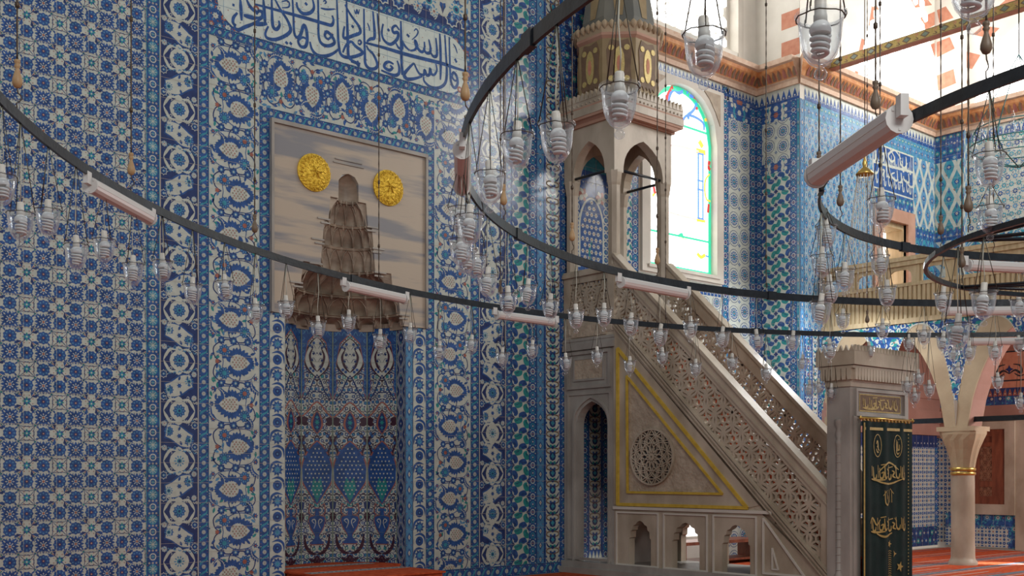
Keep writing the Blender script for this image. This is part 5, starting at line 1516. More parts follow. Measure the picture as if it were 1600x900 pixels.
kb = MB(); kb.box((X0-.14, Y1-.14, 7.02), (X1+.14, 12.49, 7.13)); pb(kb, 'cornice_band', 'marble')
kk = MB()                      # crest of small leaves
for (a, b, fr) in ((Y1-.13, 12.45, frX(X0-.13)), (X0-.13, X1+.13, frY(Y1-.13)), (Y1-.13, 12.45, frX(X1+.13, 1))):
    n = int((b-a)/.085); q = (b-a)/n
    kk.prism([(a, 7.13), (b, 7.13), (b, 7.26), (a, 7.26)], fr, -.05, .0)
    for k in range(n):
        s = a+q*(k+.5); kk.prism([(s-q*.46, 7.25), (s+q*.46, 7.25), (s+q*.3, 7.31), (s, 7.37), (s-q*.3, 7.31)], fr, -.05, .008)
        kk.lathe([(.001, -.02), (.025, 0), (.001, .02)], fr(s, 7.19, .0), 6)
pb(kk, 'leaf_crest', 'marble')
# drum and cone
KC = ((X0+X1)/2, (Y1+12.48)/2)
dr = MB(); dr.lathe([(.66, 7.16), (.66, 8.22)], (KC[0], KC[1], 0), 8, 0, False, True, .5); pb(dr, 'drum', 'cone_ochre')
dp = MB(); dg = MB()
for k in range(8):
    a0 = 2*pi*(k+.5)/8; a1 = 2*pi*(k+1.5)/8
    p0 = (KC[0]+.66*cos(a0), KC[1]+.66*sin(a0)); p1 = (KC[0]+.66*cos(a1), KC[1]+.66*sin(a1))
    L = hypot(p1[0]-p0[0], p1[1]-p0[1]); ux, uy = (p1[0]-p0[0])/L, (p1[1]-p0[1])/L
    fr = lambda s, t, d, p0=p0, ux=ux, uy=uy: (p0[0]+ux*s+uy*d, p0[1]+uy*s-ux*d, t)
    c = L/2; z0, z1 = 7.42, 8.16; h = L*.38
    body = [(c-h, z0+.1), (c-h*.8, z0), (c-h*.6, z0+.05), (c-h*.4, z0-.02), (c-h*.2, z0+.05), (c, z0), (c+h*.2, z0+.05), (c+h*.4, z0-.02), (c+h*.6, z0+.05), (c+h*.8, z0), (c+h, z0+.1), (c+h*.9, z0+.3), (c+h, z1-.16), (c+h*.7, z1), (c, z1-.03), (c-h*.7, z1), (c-h, z1-.16), (c-h*.9, z0+.3)]
    dp.prism(body, fr, .0, .012)
    zc_ = (z0+z1)/2
    dg.prism([(c+.085*cos(2*pi*q/12)*(1 if abs(sin(2*pi*q/12)) < .9 else .2), zc_+.26*sin(2*pi*q/12)) for q in range(12)], fr, .012, .02, 0)
    dg.prism([(c+.035*cos(2*pi*q/8), zc_+.12*sin(2*pi*q/8)) for q in range(8)], fr, .02, .026, 1)
    for sx in (-1, 1):
        for zz in (z0+.14, z1-.13): dg.prism(circ(.045, 8, c+sx*h*.62, zz), fr, .012, .02, 0)
pb(dp, 'drum_panel', 'umber'); pb(dg, 'drum_ornament', ['gold_thread', 'red_paint'])
dc = MB(); dc.lathe([(.66, 8.18), (.70, 8.22), (.70, 8.26), (.66, 8.28)], (KC[0], KC[1], 0), 8, 0, False, True, .5); pb(dc, 'drum_cornice', 'terracotta')
dcr = MB(); dcr.lathe([(.69, 8.26), (.72, 8.40), (.66, 8.42), (.6, 8.44)], (KC[0], KC[1], 0), 8, 0, False, True, .5)
for k in range(8):
    a0 = 2*pi*(k+.5)/8; a1 = 2*pi*(k+1.5)/8
    for j in range(5):
        t = (j+.5)/5; x = KC[0]+.715*(cos(a0)*(1-t)+cos(a1)*t); y = KC[1]+.715*(sin(a0)*(1-t)+sin(a1)*t)
        dcr.lathe([(.004, -.05), (.05, 0), (.045, .05), (.004, .09)], (x, y, 8.36), 7)
pb(dcr, 'drum_crest', 'stone_yellow')
cn = MB(); cn.lathe([(.56, 8.42), (.60, 8.55), (.55, 8.85), (.46, 9.3), (.35, 9.9), (.22, 10.7), (.08, 11.8), (.02, 12.2)], (KC[0], KC[1], 0), 8, 0, False, True, .5); pb(cn, 'cone_roof', 'lead')
co = MB()
for k in range(8):
    a = 2*pi*(k+1)/8
    for r0, z0, r1, z1, w0, w1 in ((.52*.99, 8.6, .33, 9.75, .10, .035),):
        n = 6; pr = [(.60, 8.55), (.55, 8.85), (.46, 9.3), (.35, 9.9)]
        Pp = []
        for i, (r, z) in enumerate(pr[:-1]):
            rn_, zn = pr[i+1]; ap = cos(pi/8)
            w_a = .11*(1-(z-8.55)/1.6)*(.5 if i == 0 else 1); w_b = .11*(1-(zn-8.55)/1.6)*(0.1 if i == 2 else 1)
            ca, sa = cos(a), sin(a); ra, rb = r*ap+.008, rn_*ap+.008
            co.add([(KC[0]+ca*ra-sa*w_a, KC[1]+sa*ra+ca*w_a, z), (KC[0]+ca*ra+sa*w_a, KC[1]+sa*ra-ca*w_a, z), (KC[0]+ca*rb+sa*w_b, KC[1]+sa*rb-ca*w_b, zn), (KC[0]+ca*rb-sa*w_b, KC[1]+sa*rb+ca*w_b, zn)], [(0, 1, 2, 3)])
pb(co, 'cone_stripe', 'cone_ochre')

# gate at the foot of the stairs
gt = MB()
GY0, GY1, GZ = Y0, YG, 2.62
gt.box((X0-.04, GY0, .10), (X0+.20, GY1, GZ)); gt.box((X1-.20, GY0, .10), (X1+.04, GY1, GZ)); gt.box((X0-.04, GY0, 2.25), (X1+.04, GY1, GZ))
pb(gt, 'gate_frame', 'marble_grey')
gm = MB()
FG_ = frY(GY0)
def framey(mb, a, b, z0, z1, w, d):
    for q in ([(a, z0), (b, z0), (b, z0+w), (a, z0+w)], [(a, z1-w), (b, z1-w), (b, z1), (a, z1)], [(a, z0), (a+w, z0), (a+w, z1), (a, z1)], [(b-w, z0), (b, z0), (b, z1), (b-w, z1)]): mb.prism(q, FG_, 0, d)
framey(gm, X0+.06, X1-.06, 2.26, 2.60, .035, .03)
for xx in (X0+.02, X1-.10): gm.prism([(xx, .12), (xx+.07, .12), (xx+.07, 2.26), (xx, 2.26)], FG_, 0, .02)
pb(gm, 'gate_moulding', 'marble_grey')
gc = MB(); gc.lathe([(.05, .2), (.05, .3), (.035, .34), (.035, 1.9), (.045, 1.94), (.03, 1.98), (.045, 2.04), (.03, 2.1), (.05, 2.16), (.05, 2.22)], (X0-.03, GY0+.16, 0), 10)
for k in range(16):
    gc.tube([(X0-.03+.036*cos(a_), GY0+.16+.036*sin(a_), .36+k*.095) for a_ in [2*pi*q/10 for q in range(11)]], .006, 4)
pb(gc, 'carved_colonnette', 'marble_grey')
gk = MB()
gk.box((X0-.06, GY0-.02, GZ), (X1+.06, GY1+.02, GZ+.10))
gk.box((X0-.10, GY0-.08, 2.84), (X1+.10, GY1+.08, 2.87))
gk.box((X0-.12, GY0-.11, 2.88), (X1+.12, GY1+.11, 3.05))
pb(gk, 'gate_cornice', 'marble')
gx = MB()                     # fluted stalactite course
for (a, b, fr) in ((GY0-.06, GY1+.06, frX(X0-.05)), (X0-.06, X1+.06, frY(GY0-.03)), (GY0-.06, GY1+.06, frX(X1+.05, 1))):
    n = int((b-a)/.065); q = (b-a)/n
    for k in range(n):
        s = a+q*(k+.5); gx.prism([(s-q*.30, 2.70), (s+q*.30, 2.70), (s+q*.42, 2.76), (s+q*.42, 2.84), (s-q*.42, 2.84), (s-q*.42, 2.76)], fr, -.03, .055)
gx.box((X0-.05, GY0-.03, 2.68), (X1+.05, GY1+.03, 2.85))
pb(gx, 'stalactite_course', 'marble')
gl = MB()
for (a, b, fr) in ((GY0-.11, GY1+.11, frX(X0-.12)), (X0-.12, X1+.12, frY(GY0-.11)), (GY0-.11, GY1+.11, frX(X1+.12, 1))):
    n = int((b-a)/.07); q = (b-a)/n
    for k in range(n):
        s = a+q*(k+.5); gl.prism([(s-q*.4, 3.05), (s+q*.4, 3.05), (s, 3.12)], fr, -.03, .004)
pb(gl, 'leaf_crest', 'marble')
# gilt inscription on the lintel
ia, ib = X0+.16, X1-.16
cv = Canvas((ia, 2.32, ib, 2.54), SG); cv.p[0] = (cv.p[0][0], UM, 0)
for q in ((ia, 2.32, ib, 2.335), (ia, 2.525, ib, 2.54), (ia, 2.32, ia+.015, 2.54), (ib-.015, 2.32, ib, 2.54)): cv.rect(*q, GI, 2)
SCR = [[(.06, .85), (.07, .3)], [(.10, .8), (.12, .2), (.17, .2), (.18, .4)], [(.22, .9), (.23, .2)], [(.27, .75), (.28, .25), (.34, .2), (.36, .5), (.31, .45)], [(.38, .85), (.40, .2), (.46, .3)],
       [(.44, .7), (.50, .55), (.46, .4)], [(.50, .9), (.51, .2), (.57, .15), (.58, .4)], [(.60, .6), (.66, .5), (.62, .3), (.70, .2)], [(.66, .85), (.72, .65)], [(.70, .9), (.72, .3), (.78, .2), (.80, .45)],
       [(.82, .85), (.83, .2)], [(.86, .8), (.87, .2), (.93, .15), (.94, .5)], [(.90, .9), (.91, .4)], [(.05, .15), (.2, .08), (.4, .1)], [(.48, .75), (.62, .82)], [(.30, .9), (.42, .95)]]
def inscr(cv, S, x0_, x1_, z0_, z1_, w_, c, l=3, flip=False):
    lettering(cv, S, lambda a, b: (x0_+(x1_-x0_)*a, z0_+(z1_-z0_)*b), w_, c, l)
inscr(cv, SCR, ia+.03, ib-.03, 2.345, 2.515, .028, GI)
pbo = cv.build('inscription', lambda s, t, d: (s-12.65, GY0-d-10, t), mn); pbo['label'] = 'gilt script on the lintel'
# curtain hung in the gate
cu = thing('gate_curtain', 'dark green curtain with gold edging and gold script hanging in the pulpit gate', 'curtain', loc=(12.72, GY0-.06, 0))
ca_, cb_ = X0+.13, X1+.01
mb = MB(); nx_, nz_ = 60, 2; vs = []
def fold(s): return .012*sin(s*16)+.008*sin(s*31+1)
for side in (0, .006):
    for z in (.16, 2.20):
        for i in range(nx_+1):
            s = (ca_+(cb_-ca_)*i/nx_)-12.72; vs.append((s, -.01-side+fold(s)*.6, z))
n1_ = nx_+1
fs = []
for sd in (0, 1):
    o_ = sd*2*n1_; fs += [(o_+i, o_+i+1, o_+n1_+i+1, o_+n1_+i) for i in range(nx_)]
mb.add(vs, fs, 0, True); mb.build('cloth', 'green_cloth', cu)
rod = MB(); rod.tube([(ca_-12.72-.03, .0, 2.235), (cb_-12.72+.03, .0, 2.235)], .016, 8); 
for s_ in (ca_-12.72-.03, cb_-12.72+.03): rod.lathe([(.001, -.03), (.028, 0), (.001, .03)], (s_, 0, 2.235), 8)
for k in range(14): rod.lathe([(.012, -.03), (.020, -.02), (.012, .018)], (ca_-12.72+.04+k*.082, 0, 2.22), 6)
rod.build('curtain_rod', 'brass', cu)
cv = Canvas((ca_, .16, cb_, 2.19), GI); cv.p = []
cv.rect(ca_+.025, 2.09, cb_-.015, 2.125, GI, 1); cv.rect(ca_+.01, .16, ca_+.035, 2.18, GI, 1)
k = 0
while .2+k*.045 < 2.05: cv.rect(cb_-.11, .2+k*.045, cb_-.095, .2+k*.045+.018, GI, 1); k += 1
wd = cb_-ca_
for cxx in (.28, .68):
    x = ca_+wd*cxx
    P = [(x+.085*cos(2*pi*k/20), 1.90+.14*sin(2*pi*k/20)) for k in range(21)]
    cv.stroke(P, .010, GI, 1, 1, 1)
    inscr(cv, [[(.3, .9), (.3, .3), (.5, .2)], [(.5, .8), (.55, .3), (.8, .3), (.8, .6)], [(.2, .2), (.5, 0), (.8, .1)], [(.6, .9), (.8, .95)]] if cxx > .5 else [[(.2, .6), (.4, .8), (.5, .5), (.3, .4)], [(.5, .8), (.6, .3), (.85, .2)], [(.2, .3), (.4, .1), (.7, .1)]], x-.06, x+.06, 1.80, 2.0, .018, GI)
inscr(cv, SCR, ca_+.14, cb_-.16, 1.45, 1.68, .026, GI); inscr(cv, [[(.2, .5), (.5, .9), (.8, .6)], [(.1, .15), (.5, .0), (.9, .2)]], ca_+.2, cb_-.2, 1.42, 1.72, .022, GI)
inscr(cv, [[(.2, .9), (.25, .2), (.5, .1), (.5, .6)], [(.6, .95), (.65, .2)], [(.8, .9), (.82, .2)], [(.1, .6), (.4, .9)], [(.35, .8), (.4, .4)], [(.7, 1), (.95, .7)]], ca_+.42, cb_-.46, 1.14, 1.36, .022, GI)
inscr(cv, SCR, ca_+.12, cb_-.14, .80, 1.02, .026, GI); inscr(cv, [[(.02, .6), (.1, .9), (.2, .5), (.3, .8)], [(.2, .0), (.4, -.2), (.6, 0)]], ca_+.12, cb_-.14, .80, 1.02, .026, GI)
cv.poly(star(5, .07, .03, ca_+wd*.72, .36), GI, 1); cv.poly(star(5, .05, .02, ca_+wd*.52, .66), GI, 1); cv.poly(star(3, .05, .014, ca_+wd*.62, .53), GI, 1)
for k in range(14): cv.stroke([(ca_+wd*.49, .20+k*.028), (ca_+wd*.52, .212+k*.028), (ca_+wd*.56, .20+k*.028)], .008, GI, 1, .6, 2)
cv.build('gold_embroidery', lambda s, t, d: (s-12.72, -.018-d+fold(s-12.72)*.6, t), cu, base=.004)

# ================================================================== SIDE GALLERY (arcade plane X = XG)
ga = thing('gallery_arcade', 'stone arcade of pointed arches with blue tiled spandrels carrying the side gallery', 'arcade', loc=(XG, 9, 0))
def gb(mb, name, mats, label=None, parent=ga):
    mb.v = [(x-XG, y-9, z) for x, y, z in mb.v]; o = mb.build(name, mats, parent)
    if label: o['label'] = label
    return o
COLY = [8.96, 6.30]
ZSP, ZAP, ZT = 2.34, 4.02, 4.16
FXG = frX(XG)
bays = [(YP, COLY[0]), (COLY[0], COLY[1]), (COLY[1], 3.7)]
aw = MB()
def garch(y0, y1, zs, za, n=14):
    c = (y0+y1)/2; h = abs(y1-y0)/2; R = []
    for k in range(n+1):
        t = k/n; x = h*(1-t)
        z = zs+(za-zs)*max(0, 1-max(0, 1-t)**2.3)**.72
        R.append((c+x, z))
    return R+[(2*c-x, z) for x, z in reversed(R[:-1])]
def gcurve(yb, ya, inset): return garch(yb+inset, ya-inset, ZSP, ZAP)
for ya, yb in bays:
    arch_wall(aw, yb, ya, ZSP, ZT, yb+.20, ya-.20, 0, 0, FXG, -.50, 0, 0, gcurve(yb, ya, .20))
gb(aw, 'arch_wall', 'stone_yellow')
for ya, yb in bays:                          # pink plastered underside of each arch
    it = MB()
    P = gcurve(yb, ya, .20)
    for (a, b) in zip(P[:-1], P[1:]):
        it.add([(XG+.03, a[0], a[1]-.006), (XG+.49, a[0], a[1]-.006), (XG+.49, b[0], b[1]-.006), (XG+.03, b[0], b[1]-.006)], [(0, 1, 2, 3)])
    gb(it, 'arch_soffit', 'stone_pink_bounce')
# tiled spandrels: wedge between neighbouring arches, outlined by a pale line
def spandrel(yc, ya, yb):
    cv = Canvas((yb, 2.75, ya, ZT), CO); leafwork(cv, .16, 5)
    keep = cv.p; cv2 = Canvas((yb, 2.75, ya, ZT), CO); cv2.p = []
    def zlim(y):
        c = (ya+yc)/2 if y > yc else (yb+yc)/2; h = abs((ya if y > yc else yb)-yc)/2
        t = 1-min(1, abs(y-c)/(h-.0)); return ZSP+(ZAP+.06-ZSP)*max(0, 1-max(0, 1-t)**2.3)**.72
    n = 150
    for i in range(n):
        y0 = yb+(ya-yb)*i/n; y1 = yb+(ya-yb)*(i+1)/n; ym = (y0+y1)/2
        d = abs(ym-yc)
        zl = max(2.75+d*3.2 if d < .12 else 0, zlim(ym)+.06)
        zl = max(zl, 2.75)
        if d < .03: zl = 2.75
        if zl >= ZT-.02: continue
        R = (y0, zl, y1, ZT)
        for pts, c, l in keep:
            q = clip(pts, R)
            if q: cv2.p.append((q, c, l))
        cv2.p.append(([(y0, zl-.025), (y1, zl-.025), (y1, zl), (y0, zl)], CR, 3))
    return cv2
for yc, ya, yb in ((YP, YP, (YP+COLY[0])/2), (COLY[0], (YP+COLY[0])/2, (COLY[0]+COLY[1])/2), (COLY[1], (COLY[0]+COLY[1])/2, 5.0)):
    if yc == YP:
        cv = spandrel(YP+.001, YP+.002, yb) if False else spandrel(yc, 2*yc-yb, yb)
        cv.p = [(q, c, l) for q, c, l in ((clip(p, (yb, 2.7, YP, ZT)), c, l) for p, c, l in cv.p) if q]
    else: cv = spandrel(yc, ya, yb)
    o = cv.build('spandrel_tiles', lambda s, t, d: (-d, s-9, t), ga); o['label'] = 'blue and green leaf tiles between the arches'
tb_ = MB(); 
for ya, yb in bays: tb_.box((XG+.18, yb+.2, 2.42), (XG+.26, ya-.2, 2.50))
gb(tb_, 'tie_bar', 'iron')
# engaged pier at the wall
ep = MB(); ep.box((XG-.02, YP-.20, 0), (XG+.5, YP, ZSP)); ep.box((XG-.06, YP-.24, ZSP-.14), (XG+.54, YP, ZSP)); gb(ep, 'engaged_pier', 'stone_pink_bounce')
# keel shaped pale rib below each spandrel
kb_ = MB()
for yc in COLY: kb_.add([(XG-.001, yc-.035, 2.78), (XG-.001, yc+.035, 2.78), (XG-.06, yc, 2.78), (XG, yc-.004, 2.36), (XG, yc+.004, 2.36), (XG-.012, yc, 2.36)], [(0, 1, 2), (0, 2, 5, 3), (2, 1, 4, 5)])
gb(kb_, 'corbel_rib', 'marble_light')
# columns
def column(yc, label):
    t = thing('marble_column', label, 'column', 'columns under the gallery', loc=(XG+.25, yc, .012))
    s = MB(); s.lathe([(.235, 0), (.235, .05), (.20, .09), (.192, .14), (.185, 1.50), (.19, 1.52)], (0, 0, 0), 24); s.build('shaft', 'marble', t)
    r = MB()
    for z in (1.54, 1.61): r.lathe([(.19, z-.03), (.205, z-.02), (.205, z+.02), (.19, z+.03)], (0, 0, 0), 24)
    r.build('gilded_ring', 'brass', t)['label'] = 'brass rings at the neck'
    c = MB(); n = 24; vs = []; rows = [(1.64, .19, 0), (1.78, .21, .25), (1.95, .25, .6), (2.10, .30, .9), (2.20, .33, 1), (2.32, .34, 1)]
    for z, rr, sq in rows:
        for k in range(n):
            a = 2*pi*(k+.5)/n; q = 1/max(abs(cos(a)), abs(sin(a))); f = rr*(1+(q-1)*sq*.8)*(1+(.035 if k % 2 else -.02)*(1 if z < 2.15 else 0))
            vs.append((f*cos(a)*.8, f*sin(a), z))
    c.add(vs, [(j*n+k, j*n+(k+1) % n, (j+1)*n+(k+1) % n, (j+1)*n+k) for j in range(len(rows)-1) for k in range(n)]+[tuple(range((len(rows)-1)*n, len(rows)*n))])
    c.box((-.27, -.33, 2.25), (.27, .33, 2.325)); c.build('capital', 'stone_yellow', t)
    return t
column(COLY[0], 'marble gallery column with a brass neck ring standing on the carpet right of the green curtain')
# gallery floor and parapet
gf = tag(MB().build('gallery_floor', []) if False else (lambda mb: mb.build('ceiling', 'stone_pink_bounce'))(MB().box((XG+.5, 3, 4.02), (XR-.01, YP-.02, 4.16))), kind='structure')
gp_ = thing('gallery_parapet', 'pale wooden slatted parapet with small arched openings along the side gallery', 'railing', loc=(XG, 9, 4.16))
def pp(mb, name, mats): mb.v = [(x-XG, y-9, z-4.16) for x, y, z in mb.v]; return mb.build(name, mats, gp_)
yb0, yb1 = 3.2, YP-.01
pa = MB(); pa.box((XG-.03, yb0, 4.16), (XG+.12, yb1, 4.24)); pa.box((XG+.02, yb0, 4.24), (XG+.06, yb1, 4.84)); pa.box((XG-.02, yb0, 4.80), (XG+.1, yb1, 4.86)); pp(pa, 'panel', 'wood_panel')
ps = MB(); n = int((yb1-yb0)/.085)
for k in range(n): ps.box((XG-.008, yb0+k*.085+.008, 4.24), (XG+.03, yb0+k*.085+.060, 4.80))
pp(ps, 'slats', 'wood_panel')
po = MB(); y = yb1; pitch = .62
while y-pitch > yb0:
    o0, o1 = y-pitch+.10, y-.10
    cur = [(o1, 4.98), (o1-.02, 5.05), (o1-.08, 5.09), ((o0+o1)/2, 5.10), (o0+.08, 5.09), (o0+.02, 5.05), (o0, 4.98)]
    arch_wall(po, y-pitch, y, 4.86, 5.16, o0, o1, 0, 0, FXG, -.06, -.02, 0, cur)
    po.box((XG-.0, y-.06, 4.86), (XG+.08, y+.0, 5.16))
    y -= pitch
pp(po, 'arched_openings', 'wood_panel')
pr = MB(); pr.box((XG-.04, yb0, 5.16), (XG+.12, yb1, 5.24)); pr.box((XG-.07, yb0, 5.24), (XG+.14, yb1, 5.29)); pr.box((XG-.02, yb0, 5.29), (XG+.10, yb1, 5.32)); pp(pr, 'top_rail', 'wood_panel')

# painted tie beam high above the gallery
P0, P1 = onX(1300, 112, XG), onX(1600, 20, XG)
BS = .75
bm = thing('tie_beam', 'long tie beam painted with gold and green lozenges crossing the bright upper arches', 'beam', loc=(XG, 9, 9.0))
zb_ = 8.93
b_ = MB(); b_.box((-.06, 3-9, zb_-9), (.06, 11.55-9, zb_-9+.20)); b_.build('timber', 'stone_yellow', bm)
cv = Canvas((3, zb_, 11.5, zb_+.20), GI); k = 0; cv.p[0] = (cv.p[0][0], GI, 0)
while 3+k*.34 < 11.5:
    y = 3+k*.34; cv.poly([(y-.09, zb_+.1), (y, zb_+.02), (y+.09, zb_+.1), (y, zb_+.18)], UM, 1); cv.poly([(y-.06, zb_+.1), (y, zb_+.05), (y+.06, zb_+.1), (y, zb_+.15)], SG, 2)
    for s in (-1, 1): cv.stroke([(y+.17, zb_+.1), (y+.13, zb_+.1+s*.06), (y+.20, zb_+.1+s*.05)], .02, RP if s > 0 else UM, 1, .5, 3)
    k += 1
cv.rect(3, zb_, 11.5, zb_+.012, UM, 3); cv.rect(3, zb_+.188, 11.5, zb_+.2, UM, 3)
cv.build('painted_side', lambda s, t, d: (-.08-d, s-9, t-9), bm)
u_ = MB(); u_.box((-.082, 3-9, zb_-9-.006), (.082, 11.5-9, zb_-9)); u_.build('painted_underside', 'red_paint', bm)
bm.scale = (1, 1, BS); bm.location.z = 9.0+.02

# wooden shutter in a stone frame on the right wall
sy0, sy1 = onX(1573, 0, XR)[1], onX(1514, 0, XR)[1]
sz0, sz1 = .93, 2.45
sh = thing('carved_shutter', 'dark red-brown carved wooden window shutter in a pale stone frame behind the column', 'shutter', loc=(XR, (sy0+sy1)/2, sz0))
oy = (sy0+sy1)/2
s_ = MB(); s_.box((-.06, sy0-oy, 0), (-.03, sy1-oy, sz1-sz0)); s_.build('leaf', 'wood_red', sh)
s_ = MB()
for a, b in (((sy0, sz0), (sy0+.26, sz1)), ((sy1-.26, sz0), (sy1, sz1)), ((sy0, sz0), (sy1, sz0+.16)), ((sy0, sz1-.14), (sy1, sz1)), ((sy0, 1.28), (sy1, 1.40)), ((sy0, 2.10), (sy1, 2.18))):
    s_.box((-.085, a[0]-oy, a[1]-sz0), (-.055, b[0]-oy, b[1]-sz0))
s_.build('shutter_frame', 'wood_red', sh)
s_ = MB(); ins = lambda y, z: sy0+.26 < y < sy1-.26 and (1.40 < z < 2.10 or 1.09 < z < 1.28)
lt = lattice_mb(ins, sy0+.2, sy1-.2, 1.05, 2.15, .14, .014, .02, frX(XR), .062)
lt.v = [(x-XR, y-oy, z-sz0) for x, y, z in lt.v]; lt.build('inlaid_lattice', 'inlay', sh)
fr_ = MB()
for a, b, d in (((sy0-.20, .72), (sy0, 2.60), .10), ((sy1, .72), (sy1+.2, 2.60), .10), ((sy0-.2, .72), (sy1+.2, .93), .10), ((sy0-.2, 2.45), (sy1+.2, 2.60), .10), ((sy0-.42, .02), (sy0-.2, 2.7), .07)):
    fr_.box((-d, a[0]-oy, a[1]-sz0), (0, b[0]-oy, b[1]-sz0))
fr_.build('stone_frame', 'marble', sh)

# low bookshelf bench seen through the pulpit's openings
be = thing('low_bench', 'low red-brown wooden bench with open shelf below the bright window behind the pulpit', 'bench', loc=(14.9, 11.9, .012))
b_ = MB(); b_.box((-1.0, -.30, .36), (1.1, .25, .41)); b_.build('bench_top', 'wood_red', be)
b_ = MB(); b_.box((-.98, -.26, .06), (1.08, .22, .09)); b_.build('shelf', 'wood_red', be)
for x in (-.98, .02, 1.04):
    b_ = MB(); b_.box((x, -.26, 0), (x+.04, .22, .36)); b_.build('leg', 'wood_red', be)
b2 = be.copy(); C.objects.link(b2); b2.location = (16.2, 10.2, .012); b2.rotation_euler = (0, 0, 1.25); b2['label'] = 'second low red-brown bench standing crosswise, seen through the rightmost small arch of the pulpit'
for ch in list(be.children):
    c_ = ch.copy(); C.objects.link(c_); c_.parent = b2

# ================================================================== HANGING RINGS
# ring: centre and radius in camera-axis coordinates (right, depth), height over the eye with slight sag
def c2w(cx_, cz_): return (cx_*CA+cz_*SA, -cx_*SA+cz_*CA)
RINGS = {1: (4.381, 6.506, 7.052, -.015, -.012, 1.8), 2: (4.386, 6.520, 4.684, -.006, -.013, 1.8), 3: (4.666, 6.358, 2.782, .004, -.004, 1.8), 4: (4.45, 6.60, 1.84, .0, .0, 1.36)}
def rpt(n, th, dh=0.0, dr=0.0):
    cx_, cz_, R, gx, gz, H = RINGS[n]; X = cx_+(R+dr)*cos(th); Z = cz_+(R+dr)*sin(th)
    x, y = c2w(X, Z); return (x, y, ZC+H+gx*(X-cx_)+gz*(Z-cz_)+dh)
def on_ring(n, px, side, py=None):
    """angle on ring n seen in photo column px; side 0 near, 1 far"""
    u = (px-CX)/F_PX; cx_, cz_, R = RINGS[n][:3]
    a = u*u+1; b = -2*(u*cx_+cz_); c = cx_*cx_+cz_*cz_-R*R; D = b*b-4*a*c
    if D < 0: z = -b/(2*a)
    else: z = (-b+(1 if side else -1)*sqrt(D))/(2*a)
    return atan2(z-cz_, u*z-cx_)
NAMES = {1: 'outermost and widest black iron chandelier ring crossing in front of the niche and the pulpit', 2: 'middle black iron chandelier ring curving down from the top in front of the pulpit canopy', 3: 'inner black iron chandelier ring at the right with a big near white tube light', 4: 'smallest black iron ring with thin crossing spokes, hanging lowest at the right edge'}
ringobj = {}
for n in (1, 2, 3, 4):
    t = thing('chandelier_ring', NAMES[n], 'chandelier ring', 'concentric chandelier rings', loc=rpt(n, 0))
    o0 = t.location
    N = 160 if n < 4 else 72
    mb = MB(); hh, tt = (.030, .009) if n < 4 else (.016, .012)
    if n == 2: hh = .034
    vs = []
    for k in range(N):
        th = 2*pi*k/N
        for dh, dr in ((-hh, -tt), (-hh, tt), (hh, tt), (hh, -tt)):
            p = rpt(n, th, dh, dr); vs.append((p[0]-o0.x, p[1]-o0.y, p[2]-o0.z))
    mb.add(vs, [(k*4+q, k*4+(q+1) % 4, ((k+1) % N)*4+(q+1) % 4, ((k+1) % N)*4+q) for k in range(N) for q in range(4)])
    mb.build('iron_band', 'iron', t)
    if n < 4:
        for k in range(8):                  # bolted lap joints
            th = 2*pi*k/8+.2*n; mb = MB(); vs = []
            for q in (-1, 1):
                for dh, dr in ((-hh-.006, -tt-.008), (-hh-.006, tt+.008), (hh+.006, tt+.008), (hh+.006, -tt-.008)):
                    p = rpt(n, th+q*.05/RINGS[n][2], dh, dr); vs.append((p[0]-o0.x, p[1]-o0.y, p[2]-o0.z))
            mb.add(vs, [(0, 1, 2, 3), (7, 6, 5, 4)]+[(q, (q+1) % 4, 4+(q+1) % 4, 4+q) for q in range(4)])
            mb.build('lap_joint', 'iron', t)
    else:
        sp_ = MB()
        A = [on_ring(4, 1503, 0), on_ring(4, 1500, 1)]
        for th0, th1 in ((A[0], -.3), (A[0], -1.2), (A[1], .5), (A[1], 0.0), (A[1], 1.2), (A[0], -2.4)):
            a, b = rpt(4, th0), rpt(4, th1)
            sp_.tube([(a[0]-o0.x, a[1]-o0.y, a[2]-o0.z), (b[0]-o0.x, b[1]-o0.y, b[2]-o0.z)], .012, 6)
        sp_.build('spokes', 'iron', t)
    ringobj[n] = t

